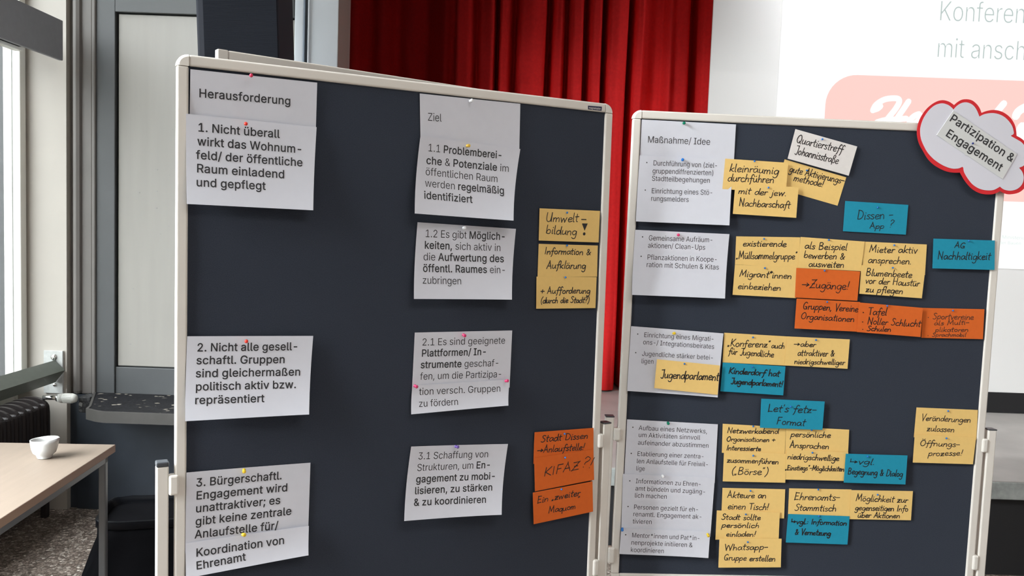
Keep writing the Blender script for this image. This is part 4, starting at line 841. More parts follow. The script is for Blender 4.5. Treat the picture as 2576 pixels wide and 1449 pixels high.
def ribbon(bm, pts, wd, zf):
    """flat pen stroke along 2-d points; zf gives the height of the paper"""
    P = [Vector(p) for p in pts]
    P = [p for i, p in enumerate(P) if i == 0 or (p - P[i - 1]).length > 1e-5]
    if len(P) == 1:
        P.append(P[0] + Vector((1e-4, 0)))
    L, R = [], []
    for i, p in enumerate(P):
        d = (P[min(i + 1, len(P) - 1)] - P[max(i - 1, 0)])
        d = d.normalized() if d.length > 1e-9 else Vector((1, 0))
        nrm = Vector((-d.y, d.x)) * wd / 2
        L.append(bm.verts.new((*(p + nrm), zf(p + nrm))))
        R.append(bm.verts.new((*(p - nrm), zf(p - nrm))))
    for i in range(len(P) - 1):
        bm.faces.new((R[i], R[i + 1], L[i + 1], L[i]))
    for i, sg in ((0, -1), (len(P) - 1, 1)):
        d = (P[1] - P[0]) if i == 0 else (P[-1] - P[-2])
        a0 = math.atan2(d.y, d.x)
        arc = []
        for k in range(1, 4):
            a = a0 + sg * (math.pi / 2 - math.pi * k / 4) * (1 if sg > 0 else 1) + (math.pi if sg < 0 else 0) * 0
            if sg < 0:
                a = a0 + math.pi / 2 + math.pi * k / 4
            else:
                a = a0 + math.pi / 2 - math.pi * k / 4
            q = P[i] + Vector((math.cos(a), math.sin(a))) * wd / 2
            arc.append(bm.verts.new((*q, zf(q))))
        bm.faces.new([L[i]] + arc + [R[i]])


def hand_line(bm, text, a, b, cap, wd, zf, jit=1.0, slant=0.10):
    a, b = Vector(a), Vector(b)
    tot = sum(HAND[c][0] for c in text)
    ex = (b - a) / tot
    up = Vector((-ex.y, ex.x)).normalized() * cap
    u = 0
    for c in text:
        adv, st = HAND[c]
        dy, sy, ro = random.uniform(-.035, .035) * jit, 1 + random.uniform(-.06, .06) * jit, random.uniform(-.05, .05) * jit
        for s in st:
            pts = []
            for px_, py_ in smooth_stroke(s):
                yy = py_ * sy + dy
                pts.append(a + ex * (u + px_ + slant * yy + ro * yy) + up * yy)
            ribbon(bm, pts, wd * random.uniform(.9, 1.1), zf)
        u += adv


def print_line(bm, text, a, b, cap, zf, wt='R'):
    a, b = Vector(a), Vector(b)
    runs = []
    cur = wt
    for c in text:
        if c == '~':
            cur = 'B' if cur == wt else wt
            continue
        runs.append((c, cur))
    tot = sum(glyph(c, k)[0] for c, k in runs)
    ex = (b - a) / tot
    up = Vector((-ex.y, ex.x)).normalized() * (cap / 1000)
    u = 0
    for c, k in runs:
        adv, parts = glyph(c, k)
        for vs, tris in parts:
            V = []
            for p in vs:
                q = a + ex * (u + p[0]) + up * p[1]
                V.append(bm.verts.new((*q, zf(q))))
            for t in tris:
                try:
                    bm.faces.new([V[i] for i in t])
                except ValueError:
                    pass
        u += adv


def ink_obj(name, bm, m, parent):
    """ink faces all look outward (+z)"""
    for f in bm.faces:
        f.normal_update()
        if f.normal.z < 0:
            f.normal_flip()
    me = bpy.data.meshes.new(name)
    bm.to_mesh(me)
    bm.free()
    me.materials.append(m)
    o = bpy.data.objects.new(name, me)
    COL.objects.link(o)
    o.parent = parent
    return o


# ------------------------------------------------------------------ pinboards
class Board:
    def __init__(s, origin, right, up, out):
        s.M = Matrix((right, up, out)).transposed().to_4x4()
        s.M.translation = Vector(origin)
        s.I = s.M.inverted()
        s.o = s.I @ EYE

    def at(s, px, py, h=0.0):
        d = s.I.to_3x3() @ ray(px, py)
        t = (h - s.o.z) / d.z
        p = s.o + d * t
        return Vector((p.x, p.y))


BW, BH, FR = 1.15, 1.45, 0.026
GROUND = -1.876


def pinboard(B, label, posts, group='pinboards', BW=BW, M_FRAME=M_FRAME, M_CAPW=M_CAPW, square=False):
    """posts: (side, top y, clamp y ranges)"""
    off = Vector((BW / 2, GROUND, 0))
    root = empty('pinboard', label, 'pinboard', B.M @ Matrix.Translation(off), group)

    def part(name, bm, m, parent=root, **k):
        bm.transform(Matrix.Translation(-off))
        return obj(name, bm, m, parent, **k)
    bm = bmesh.new()
    box(bm, (-0.004, -BH - 0.004, -0.012), (BW + 0.004, 0.004, 0.0))
    part('felt_panel', bm, M_FELT)
    for lo, hi in (((0, 0, -.015), (BW, FR, .006)), ((0, -BH - FR, -.015), (BW, -BH, .006)), ((-FR, -BH, -.015), (0, 0, .006)), ((BW, -BH, -.015), (BW + FR, 0, .006))):
        bm = bmesh.new()
        box(bm, lo, hi, 0.0045, seg=3)
        part('frame_rail', bm, M_FRAME)
    for cx, cy, a0 in ((0, 0, 90), (BW, 0, 0), (BW, -BH, 270), (0, -BH, 180)):
        bm = bmesh.new()
        if square:
            box(bm, (min(cx, cx + FR * (1 if cx else -1)), min(cy, cy + FR * (1 if cy == 0 else -1)), -.016), (max(cx, cx + FR * (1 if cx else -1)), max(cy, cy + FR * (1 if cy == 0 else -1)), .0065), .002)
            part('corner_cap', bm, M_CAPW)
            continue
        r = FR + 0.001
        rings = []
        for rr, z in ((r, -.016), (r, -.001), (r - .002, .004), (r - .006, .0068), (0.004, .0072)):
            rings.append((rr, z))
        pr = []
        for rr, z in rings:
            ring = [bm.verts.new((cx + rr * math.cos(math.radians(a0 + 90 * k / 10)), cy + rr * math.sin(math.radians(a0 + 90 * k / 10)), z)) for k in range(11)]
            c = bm.verts.new((cx, cy, z))
            pr.append((ring, c))
        for (A, ca), (C, cc) in zip(pr, pr[1:]):
            for k in range(10):
                bm.faces.new((A[k], A[k + 1], C[k + 1], C[k]))
            bm.faces.new((ca, A[0], C[0], cc))
            bm.faces.new((A[10], ca, cc, C[10]))
        bm.faces.new(pr[-1][0] + [pr[-1][1]])
        bm.faces.new(pr[0][0] + [pr[0][1]])
        part('corner_cap', bm, M_CAPW)
    for side, ytop, clamps, f0, f1, ch in posts:
        x0 = -FR - 0.0135 - 0.027 if side < 0 else BW + FR + 0.010
        bm = bmesh.new()
        box(bm, (x0, GROUND + 0.03, -.020), (x0 + .027, ytop - ch, .008), 0.003)
        post = part('post', bm, M_FRAME)
        bm = bmesh.new()
        box(bm, (x0 - .0006, ytop - ch - .0005, -.0206), (x0 + .0276, ytop, .0086), min(.003, ch * .3))
        part('end_cap', bm, M_PCAP, post)
        for ya, yb in clamps:
            bm = bmesh.new()
            if side < 0:
                xs = (x0 + .0268, -FR + .009)
            else:
                xs = (BW + FR - .009, x0 + .0002)
            box(bm, (xs[0], ya, -.014), (xs[1], yb, .0125), 0.005)
            part('clamp', bm, M_CAPW)
        bm = bmesh.new()
        box(bm, (x0 - .004, GROUND + 0.001, f0), (x0 + .031, GROUND + .032, f1), 0.006)
        part('foot', bm, M_FRAME)
    return root


def py_local(B, px, py, h=.008):
    return B.at(px, py, h).y


LB = Board((-0.76179, 1.98538, 1.87292), (0.88287, 0.46962, 0.00161), (-0.00339, 0.00296, 0.99999), (0.46961, -0.88287, 0.00421))
RB = Board((0.38161, 2.6689, 1.87949), (0.99877, 0.04958, -0.00324), (0.00339, -0.00296, 0.99999), (0.04957, -0.99877, -0.00312))
lp = pinboard(LB, 'large dark blue pinboard on the left, printed sheets in two columns', [
    (-1, py_local(LB, 411, 1163), [(py_local(LB, 438, 1246), py_local(LB, 438, 1195)), (py_local(LB, 438, 1246) - .40, py_local(LB, 438, 1195) - .40)], -.3, .3, .0115),
    (1, py_local(LB, 1520, 1064), [(py_local(LB, 1506, 1127), py_local(LB, 1506, 1092)), (py_local(LB, 1494, 1449), py_local(LB, 1494, 1409))], -.03, .3, .0035)])
rp_ = pinboard(RB, 'dark blue pinboard on the right, covered with coloured cards', [
    (-1, py_local(RB, 1534, 1047), [(py_local(RB, 1553, 1109), py_local(RB, 1553, 1077)), (py_local(RB, 1538, 1417), py_local(RB, 1538, 1377))], -.3, .04, .0035),
    (1, py_local(RB, 2490, 1080), [(py_local(RB, 2475, 1138), py_local(RB, 2475, 1104)), (py_local(RB, 2449, 1434), py_local(RB, 2449, 1397))], -.3, .3, .0035)])
a1, a2 = onY(545, 122, 2.14), onY(1279, 232, 2.68)
ax = Vector((a2.x - a1.x, a2.y - a1.y, 0)).normalized()
SB = Board(a1 + ax * (FR + .001) + Vector((0, 0, -FR - .001)), ax, (0, 0, 1), Vector((ax.y, -ax.x, 0)))
GROUND = -SB.M.translation.z + 0.0
bp = pinboard(SB, 'further pinboard hidden behind the left one, only its shaded top rail showing', [(-1, -.75, [(-.85, -.80), (-1.25, -1.2)], -.16, .10, .004), (1, -.75, [(-.85, -.80), (-1.25, -1.2)], -.16, .10, .004)], BW=0.90, M_FRAME=M_SHADE, M_CAPW=M_SHADE, square=True)
GROUND = -1.876

# maker's plate on the left board
q = [LB.at(px, py, .0062) for px, py in ((1479.2, 265.8), (1513.8, 268.5), (1513, 278.6), (1479.2, 275))]
bm = bmesh.new()
prism(bm, [tuple(p) for p in q[::-1]], .0055, .0072)
bm.transform(Matrix.Translation((-BW / 2, 1.876, 0)))
plate = obj('logo_plate', bm, M_LOGO, lp)
bm = bmesh.new()
print_line(bm, 'magnetoplan', LB.at(1481.5, 273.2, .0072), LB.at(1511.5, 275.8, .0072), .0055, lambda p: .0075, wt='B')
bm.transform(Matrix.Translation((-BW / 2, 1.876, 0)))
ink_obj('plate_lettering', bm, M_WCARD, plate)

# ------------------------------------------------------------------ sheets and cards
PEND = []          # pins to add afterwards


class Surf:
    """a sheet hung on a board: corners in board coordinates, lift off the felt as a function of (s, t)"""

    def __init__(s, B, px, base, bl=0.0, rl=.006, ll=0.0, bow=0.0, warp=0.0, tl=0.0):
        s.B, s.k = B, (base, bl, rl, ll, bow, warp, tl)
        s.c = [B.at(x, y, s.h(u, v)) for (x, y), (u, v) in zip(px, ((0, 0), (1, 0), (1, 1), (0, 1)))]

    def h(s, u, v):
        base, bl, rl, ll, bow, warp, tl = s.k
        u, v = min(1, max(0, u)), min(1, max(0, v))
        return base + tl * (1 - v) + bl * v ** 2.4 + rl * u ** 4 * (0.35 + 0.65 * v) + ll * (1 - u) ** 4 + bow * (1 - (2 * u - 1) ** 2) * v + warp * math.sin(u * 5.1 + v * 2.3) * (1 - abs(2 * v - 1))

    def p(s, u, v):
        a, b, c, d = s.c
        return (a * (1 - u) + b * u) * (1 - v) + (d * (1 - u) + c * u) * v

    def st(s, q):
        u = v = 0.5
        a, b, c, d = s.c
        for _ in range(6):
            r = s.p(u, v) - q
            du = (b - a) * (1 - v) + (c - d) * v
            dv = (d - a) * (1 - u) + (c - b) * u
            det = du.x * dv.y - du.y * dv.x
            u -= (r.x * dv.y - r.y * dv.x) / det
            v -= (du.x * r.y - du.y * r.x) / det
        return u, v

    def z(s, q):
        return s.h(*s.st(Vector(q)))

    def at(s, px, py):
        h = s.k[0]
        for _ in range(4):
            q = s.B.at(px, py, h)
            h = s.z(q)
        return q


def sheet(B, name, m, corners, label, cat, group, base, lines=(), thick=.0004, n=12, pen='print', wt='R', wd=.0026, ink=None, view=(0, 0, 1), pins=(), **curl):
    S = Surf(B, corners, base, **curl)
    cen = S.p(.5, .5)
    off = Vector((cen.x, cen.y, base))
    bm = bmesh.new()
    top, bot = [], []
    for j in range(n + 1):
        for i in range(n + 1):
            u, v = i / n, j / n
            q = S.p(u, v)
            top.append(bm.verts.new(Vector((q.x, q.y, S.h(u, v))) - off))
            bot.append(bm.verts.new(Vector((q.x, q.y, S.h(u, v) - thick)) - off))
    I = lambda i, j: j * (n + 1) + i
    for j in range(n):
        for i in range(n):
            a, b, c, d = I(i, j), I(i + 1, j), I(i + 1, j + 1), I(i, j + 1)
            bm.faces.new((top[d], top[c], top[b], top[a])).smooth = True
            bm.faces.new((bot[a], bot[b], bot[c], bot[d])).smooth = True
    rim = [I(i, 0) for i in range(n)] + [I(n, j) for j in range(n)] + [I(i, n) for i in range(n, 0, -1)] + [I(0, j) for j in range(n, 0, -1)]
    ru = [bm.verts.new(top[i].co) for i in rim]          # own vertices: the cut edge stays crisp
    rd = [bm.verts.new(bot[i].co) for i in rim]
    for i in range(len(rim)):
        j = (i + 1) % len(rim)
        bm.faces.new((ru[i], ru[j], rd[j], rd[i]))
    me = bpy.data.meshes.new(name)
    bm.to_mesh(me)
    bm.free()
    me.materials.append(m)
    o = bpy.data.objects.new(name, me)
    COL.objects.link(o)
    o.matrix_world = B.M @ Matrix.Translation(off)
    tag(o, label, cat, group)
    if lines:
        ox, oy, sc_ = view
        zf = lambda p: S.z(p) + .0004
        bm = bmesh.new()
        for L in lines:
            txt, x0, y0, x1, y1, cap = L[:6]
            x0, y0, x1, y1, cp = ox + x0 / sc_, oy + y0 / sc_, ox + x1 / sc_, oy + y1 / sc_, cap / sc_
            a, b = S.at(x0, y0), S.at(x1, y1)
            cm = (S.at((x0 + x1) / 2, (y0 + y1) / 2 - cp) - S.at((x0 + x1) / 2, (y0 + y1) / 2)).length
            if txt == '!!':                       # big hand-drawn exclamation mark: filled wedge and blob
                w_ = (b - a)
                up = Vector((-w_.y, w_.x)).normalized() * cm
                V = [a + up, a + w_ + up * 1.02, a + w_ * .45 + up * .42]
                bm.faces.new([bm.verts.new((*q, zf(q))) for q in V][::-1])
                ribbon(bm, [V[0], V[1], V[2], V[0]], wd, zf)
                ribbon(bm, [a + w_ * .35 + up * .1, a + w_ * .4 + up * .12], wd * 3.4, zf)
            elif txt == '•' and pen == 'print':
                ribbon(bm, [a, a + Vector((1e-4, 0))], cm, zf)
            elif pen == 'print':
                print_line(bm, txt, a, b, cm, zf, wt=wt)
            else:
                hand_line(bm, txt, a, b, cm, wd, zf)
        ob = ink_obj('printed_text' if pen == 'print' else 'handwriting', bm, ink or (M_PRINT if pen == 'print' else M_MARK), o)
        ob.matrix_local = Matrix.Translation(-off)
    for pn in pins:
        q = S.at(pn[1], pn[2])
        PEND.append((B, q, S.z(q), pn[0], pn[3]))
    return o, S


GS, GC = 'printed sheets on the left board', 'printed sheets on the right board'
P = lambda *a, **k: sheet(*a, **k)
Z4, Z6 = (440, 130, 3.3696), (440, 820, 2.3043)
Z5, Z7 = (1000, 200, 2.4143), (1000, 800, 2.2321)
R1, R2, R3, R4, R5, R6, Z8 = (1560, 260, 2.7863), (1960, 260, 2.4156), (1520, 780, 4.3904), (1980, 720, 3.7148), (1520, 1020, 3.3769), (1960, 990, 3.1575), (1760, 0, 2.7868)
# left board, left column
P(LB, 'printed_sheet', M_PAPER, [(479, 174), (798, 208), (794, 345), (477, 308)], 'white heading sheet reading Herausforderung at the top left of the left board', 'sheet', GS, .0012,
  [('Herausforderung', 200, 385, 985, 452, 70)], wt='B', view=Z4, pins=[('ball', 635, 193, ('crimson', 'Herausforderung heading'))], tl=.005, rl=.0015)
P(LB, 'printed_sheet', M_PAPER, [(468, 286), (796.5, 320), (788, 529), (470, 513)], 'white sheet numbered 1, Nicht überall, below the Herausforderung heading', 'sheet', GS, .0066,
  [('1. Nicht überall', 190, 675, 890, 732, 70), ('wirkt das Wohnum-', 188, 793, 1085, 861, 70), ('feld/ der öffentliche', 178, 908, 1085, 973, 70), ('Raum einladend', 180, 1022, 933, 1074, 70), ('und gepflegt', 178, 1140, 772, 1172, 70)],
  wt='B', view=Z4, pins=[('ball', 620, 312, ('red', 'sheet numbered 1 in the left column'))], bl=.016, rl=.006, bow=0.0015)
P(LB, 'printed_sheet', M_PAPER, [(471, 846), (788, 845), (777.7, 1042.7), (466, 1059.6)], 'white sheet numbered 2, Nicht alle gesellschaftl. Gruppen, middle of the left column', 'sheet', GS, .0066,
  [('2. Nicht alle gesell-', 125, 148, 718, 140, 46), ('schaftl. Gruppen', 122, 222, 640, 215, 46), ('sind gleichermaßen', 118, 298, 730, 287, 46), ('politisch aktiv bzw.', 117, 375, 705, 360, 46), ('repräsentiert', 113, 453, 520, 441, 46)],
  wt='B', view=Z6, pins=[('ball', 623, 855, ('red', 'sheet numbered 2 in the left column'))], bl=.022, rl=.006, bow=0.0015)
P(LB, 'printed_sheet', M_PAPER, [(469, 1189), (781, 1164), (775, 1345), (466, 1392)], 'white sheet numbered 3, Bürgerschaftl. Engagement, at the foot of the left column', 'sheet', GS, .0022,
  [('3. Bürgerschaftl.', 120, 932, 622, 888, 46), ('Engagement wird', 120, 1007, 655, 957, 46), ('unattraktiver; es', 118, 1082, 613, 1030, 46), ('gibt keine zentrale', 117, 1157, 677, 1093, 46), ('Anlaufstelle für/', 113, 1232, 600, 1177, 46)],
  wt='B', view=Z6, pins=[('push', 616, 1184, ('yellow', 'sheet numbered 3 in the left column'))], rl=.001, bow=0.0015, ll=.005)
P(LB, 'printed_sheet', M_PAPER, [(467, 1367), (777, 1323), (776, 1397), (468, 1455)], 'white strip reading Koordination von Ehrenamt below the sheet numbered 3', 'sheet', GS, .0086,
  [('Koordination von', 120, 1338, 637, 1262, 46), ('Ehrenamt', 122, 1413, 413, 1358, 46)],
  wt='B', view=Z6, pins=[('push', 612, 1348, ('yellow', 'Koordination von Ehrenamt strip'))], bl=.006, rl=.006, bow=0.0015)
# left board, right column
P(LB, 'printed_sheet', M_PAPER, [(1056, 235), (1309, 261), (1306, 395), (1058, 362)], 'white heading sheet reading Ziel near the top of the left board', 'sheet', GS, .0012,
  [('Ziel', 182, 250, 268, 256, 48)], view=Z5, wt='R', pins=[('push', 1186, 254, ('white', 'Ziel heading'))], tl=.002, rl=.003, ll=.002)
P(LB, 'printed_sheet', M_PAPER, [(1058, 341), (1309, 375), (1292, 555), (1043.5, 537)], 'white sheet 1.1 on Problembereiche below the Ziel heading', 'sheet', GS, .0050,
  [('1.1 ~Problemberei-', 182, 435, 638, 482, 45), ('~che~ & ~Potenziale~ im', 173, 512, 678, 562, 45), ('öffentlichen Raum', 168, 580, 610, 625, 45), ('werden ~regelmäßig', 165, 650, 650, 697, 45), ('~identifiziert', 160, 723, 457, 750, 45)],
  view=Z5, wt='R', pins=[('push', 1179, 366, ('golden', 'sheet 1.1 below Ziel'))], bl=.030, rl=.006, ll=.006, bow=-0.0015)
P(LB, 'printed_sheet', M_PAPER, [(1050.5, 559), (1298, 575.7), (1288, 753.8), (1041.4, 752)], 'white sheet 1.2 Es gibt Möglichkeiten, second under the Ziel heading', 'sheet', GS, .0015,
  [('1.2 Es gibt ~Möglich-', 165, 957, 658, 975, 45), ('~keiten,~ sich aktiv in', 162, 1027, 628, 1043, 45), ('die ~Aufwertung des', 155, 1098, 648, 1110, 45), ('~öffentl. Raumes~ ein-', 153, 1168, 660, 1178, 45), ('zubringen', 150, 1240, 390, 1245, 45)],
  view=Z5, wt='R', pins=[('push', 1170, 574, ('white', 'sheet 1.2'))], bl=.020, rl=.006, ll=.004, bow=0.0010)
P(LB, 'printed_sheet', M_PAPER, [(1043.5, 836.7), (1288.5, 831.4), (1282, 975), (1036, 992)], 'white sheet 2.1 on geeignete Plattformen in the right column of the left board', 'sheet', GS, .0015,
  [('2.1 Es sind geeignete', 135, 155, 605, 144, 39), ('~Plattformen/ In-', 133, 217, 502, 207, 39), ('~strumente~ geschaf-', 128, 282, 572, 270, 39), ('fen, um die Partizipa-', 125, 347, 588, 332, 39)],
  view=Z7, wt='R', pins=[('push', 1169, 843, ('pink', 'top of sheet 2.1'))], rl=.001, ll=.002, bow=0.0015)
P(LB, 'printed_sheet', M_PAPER, [(1037.5, 970), (1282.5, 955), (1279, 1020.4), (1034.5, 1042.4)], 'white strip continuing sheet 2.1, tion versch. Gruppen zu fördern', 'sheet', GS, .0062,
  [('tion versch. Gruppen', 120, 433, 580, 413, 39), ('zu fördern', 118, 500, 343, 488, 39)],
  view=Z7, wt='R', pins=[('push', 1046, 972, ('pink', 'left corner of the strip under sheet 2.1')), ('push', 1276, 960, ('pink', 'right corner of the strip under sheet 2.1'))], bl=.010, rl=.006, bow=0.0010)
P(LB, 'printed_sheet', M_PAPER, [(1034.5, 1123.5), (1278, 1116.8), (1262, 1295), (1017, 1310.8)], 'white sheet 3.1 Schaffung von Strukturen, lowest in the right column of the left board', 'sheet', GS, .0015,
  [('3.1 Schaffung von', 113, 795, 510, 782, 39), ('Strukturen, um ~En-', 107, 860, 525, 842, 39), ('~gagement zu mobi-', 102, 925, 553, 905, 39), ('~lisieren, zu stärken', 95, 990, 535, 968, 39), ('~& zu koordinieren', 90, 1055, 500, 1037, 39)],
  view=Z7, wt='R', pins=[('push', 1149, 1125, ('purple', 'sheet 3.1'))], bl=.026, rl=.006, ll=.004)
# right board
P(RB, 'printed_sheet', M_PAPER, [(1614.6, 300.5), (1851.5, 313), (1846, 412), (1609, 405)], 'white heading sheet reading Maßnahme/ Idee at the top of the right board', 'sheet', GC, .0012,
  [('Maßnahme/ Idee', 190, 275, 632, 292, 46)], view=R1, wt='R', pins=[('push', 1722, 309, ('green', 'Maßnahme/ Idee heading'))], tl=.004, rl=0.0009)
P(RB, 'printed_sheet', M_PAPER, [(1609.5, 391), (1845, 400), (1835, 567), (1599.5, 557)], 'white bulleted sheet starting Durchführung below the Maßnahme heading', 'sheet', GC, .0050,
  [('•', 187, 415, 188, 415, 9), ('•', 176, 608, 177, 608, 9), ('Durchführung von (ziel-', 230, 435, 685, 453, 36), ('gruppendiffrenzierten)', 225, 490, 657, 505, 36), ('Stadtteilbegehungen', 220, 543, 630, 558, 36), ('Einrichtung eines Stö-', 218, 630, 652, 643, 36), ('rungsmelders', 214, 683, 482, 692, 36)],
  view=R1, wt='R', pins=[('push', 1719, 402, ('blue', 'bulleted Durchführung sheet'))], bl=.010)
P(RB, 'printed_sheet', M_PAPER, [(1598, 578), (1835, 589), (1824, 751), (1589.4, 741.7)], 'white bulleted sheet starting Gemeinsame Aufräumaktionen on the right board', 'sheet', GC, .0074,
  [('•', 157, 936, 158, 936, 9), ('•', 147, 1072, 148, 1072, 9), ('Gemeinsame Aufräum-', 198, 960, 652, 975, 36), ('aktionen/ Clean-Ups', 193, 1012, 597, 1027, 36), ('Pflanzaktionen in Koope-', 188, 1095, 683, 1112, 36), ('ration mit Schulen & Kitas', 183, 1147, 693, 1166, 36)],
  view=R1, wt='R', pins=[('push', 1708, 591, ('pink', 'Gemeinsame Aufräumaktionen sheet'))], bl=.018, rl=0.0030)
P(RB, 'printed_sheet', M_PAPER, [(1587.6, 820.5), (1820, 838.8), (1805.4, 999.8), (1577.6, 983.4)], 'white bulleted sheet starting Einrichtung eines Migrationsbeirates, a yellow card over its corner', 'sheet', GC, .0050,
  [('•', 370, 265, 371, 265, 14), ('•', 348, 470, 349, 470, 14), ('Einrichtung eines Migrati-', 435, 298, 1215, 345, 53), ('ons-/ Integrationsbeirates', 425, 378, 1215, 430, 53), ('Jugendliche stärker betei-', 413, 505, 1208, 552, 53), ('ligen', 407, 588, 547, 594, 53)],
  view=R3, wt='R', pins=[('push', 1696, 840, ('yellow', 'Einrichtung eines Migrationsbeirates sheet'))], bl=.007, ll=.002)
P(RB, 'printed_sheet', M_PAPER, [(1577.5, 1055), (1806, 1067.4), (1798, 1215), (1570, 1206)], 'white bulleted sheet starting Aufbau eines Netzwerks, low on the right board', 'sheet', GC, .0030,
  [('•', 243, 185, 244, 185, 11), ('•', 229, 407, 230, 407, 11), ('Aufbau eines Netzwerks,', 290, 208, 875, 238, 39), ('um Aktivitäten sinnvoll', 288, 268, 815, 292, 39), ('aufeinander abzustimmen', 283, 333, 888, 360, 39), ('Etablierung einer zentra-', 278, 428, 850, 452, 39), ('len Anlaufstelle für Freiwil-', 273, 490, 887, 520, 39), ('lige', 268, 552, 345, 556, 39)],
  view=R5, wt='R', pins=[('push', 1682, 1065, ('green', 'Aufbau eines Netzwerks sheet'))], rl=0.0009)
P(RB, 'printed_sheet', M_PAPER, [(1567, 1192), (1798.5, 1201), (1787, 1350), (1562.5, 1340)], 'white bulleted sheet starting Informationen zu Ehrenamt, below the Netzwerks sheet', 'sheet', GC, .0074,
  [('•', 217, 640, 218, 640, 11), ('•', 202, 858, 203, 858, 11), ('Informationen zu Ehren-', 265, 660, 825, 688, 39), ('amt bündeln und zugäng-', 262, 722, 863, 752, 39), ('lich machen', 256, 782, 533, 793, 39), ('Personen gezielt für eh-', 248, 880, 803, 903, 39), ('renamtl. Engagement ak-', 243, 940, 832, 965, 39), ('tivieren', 240, 1002, 405, 1008, 39)],
  view=R5, wt='R', pins=[('push', 1668, 1198, ('white', 'Informationen zu Ehrenamt sheet'))], rl=0.0006, bow=0.0005)
P(RB, 'printed_sheet', M_PAPER, [(1563, 1328), (1787, 1338), (1782, 1404), (1558, 1393.7)], 'white bulleted strip starting Mentor*innen, lowest sheet on the right board', 'sheet', GC, .0118,
  [('•', 182, 1098, 183, 1098, 11), ('Mentor*innen und Pat*in-', 232, 1120, 815, 1147, 39), ('nenprojekte initiieren &', 226, 1182, 750, 1205, 39), ('koordinieren', 221, 1243, 508, 1255, 39)],
  view=R5, wt='R', pins=[('push', 1567, 1332, ('blue', 'left corner of the Mentor*innen strip')), ('push', 1782, 1346, ('yellow', 'right corner of the Mentor*innen strip'))], bl=.003)

# handwritten cards
CM = {'yellow': M_YEL, 'orange': M_ORA, 'turquoise': M_BLU, 'white': M_WCARD}


def card(B, col, corners, level, pin, label, lines, view, wd=.0026, ink=None):
    side = 'left' if B is LB else 'right'
    r = random.uniform
    sheet(B, 'note_card', CM[col], corners, label, 'card', '%s cards on the %s board' % (col, side), .0010 + level * .0022,
          lines, thick=.0006, n=6, pen='hand', wd=wd, ink=ink, view=view, bl=r(.0001, .0005), rl=r(0, .0003), pins=[('marker', pin[0], pin[1], ('blue', label))])


card(LB, 'yellow', [(1357.5, 524), (1509.5, 530.6), (1506, 610), (1355.4, 605)], 2, (1427, 535.5), 'yellow card reading Umweltbildung with a bold exclamation mark, topmost on the left board',
     [('Umwelt', 897, 862, 1098, 865, 52), ('-', 1108, 866, 1142, 868, 40), ('bildung', 898, 935, 1088, 945, 52), ('!!', 1122, 945, 1152, 945, 68)], Z5)
card(LB, 'yellow', [(1355.4, 613.4), (1504, 617.6), (1502, 696), (1352.5, 697)], 1, (1427, 617.5), 'yellow card reading Information & Aufklärung on the left board',
     [('Information &', 890, 1060, 1173, 1065, 40), ('Aufklärung', 903, 1148, 1143, 1148, 45)], Z5)
card(LB, 'yellow', [(1350, 696), (1501, 697), (1498, 775), (1349, 776.6)], 2, (1423, 697), 'yellow card reading + Aufforderung (durch die Stadt?), lowest yellow one on the left board',
     [('+ Aufforderung', 867, 1300, 1170, 1298, 38), ('(durch die Stadt?)', 867, 1358, 1165, 1355, 36)], Z5)
card(LB, 'orange', [(1345, 1087.6), (1493, 1076.4), (1493, 1148), (1342, 1167)], 3, (1421, 1091.5), 'orange card reading Stadt Dissen, Anlaufstelle, topmost orange one on the left board',
     [('Stadt Dissen', 803, 697, 1068, 675, 38), ('>Anlaufstelle!', 782, 757, 1048, 740, 38)], Z7)
card(LB, 'orange', [(1344, 1152), (1493, 1131), (1494.6, 1207), (1346, 1236)], 4, (1421.5, 1151.5), 'orange card with KIFAZ in block capitals and ?!, middle orange one on the left board',
     [('KIFAZ', 818, 888, 1018, 850, 46), ('?!', 1028, 835, 1090, 845, 62)], Z7)
card(LB, 'orange', [(1340.5, 1239.5), (1490.6, 1211), (1492, 1287), (1342.7, 1318.8)], 5, (1413, 1231.5), 'orange card starting Ein zweiter in quotes, lowest on the left board',
     [('Ein „zweiter', 782, 1040, 1025, 995, 36), ('Maquom', 845, 1097, 1000, 1070, 34), ('“', 1006, 1040, 1022, 1037, 36)], Z7)

card(RB, 'white', [(2001, 324.7), (2156.5, 368.5), (2135, 442), (1981.4, 399)], 3, (2068.6, 350), 'tilted pale card reading Quartierstreff Johannisstraße near the top of the right board',
     [('Quartierstreff', 672, 998, 1000, 1073, 58), ('Johannisstraße', 663, 1078, 968, 1150, 58)], Z8)
card(RB, 'yellow', [(1824.6, 399), (1983, 409.5), (1977, 486), (1817.4, 475.4)], 4, (1898.5, 406), 'yellow card reading kleinräumig durchführen at the top of the right board',
     [('kleinräumig', 205, 1200, 553, 1222, 56), ('durchführen', 193, 1268, 520, 1283, 56)], Z8)
card(RB, 'yellow', [(1974, 400.8), (2129, 446), (2107, 517.5), (1953, 473)], 0, (2030, 428.5), 'tilted yellow card reading gute Aktivierungsmethode, under the pale Quartierstreff card',
     [('gute Aktivierungs-', 625, 1203, 1008, 1290, 50), ('methode!', 655, 1265, 865, 1312, 50)], Z8)
card(RB, 'yellow', [(1850, 462), (2009, 471), (2003, 548), (1843.5, 538)], 5, (1933, 472.5), 'yellow card reading mit der jew. Nachbarschaft, below the kleinräumig card',
     [('mit der jew.', 825, 633, 1165, 650, 46), ('Nachbarschaft', 830, 718, 1190, 735, 50)], R1)
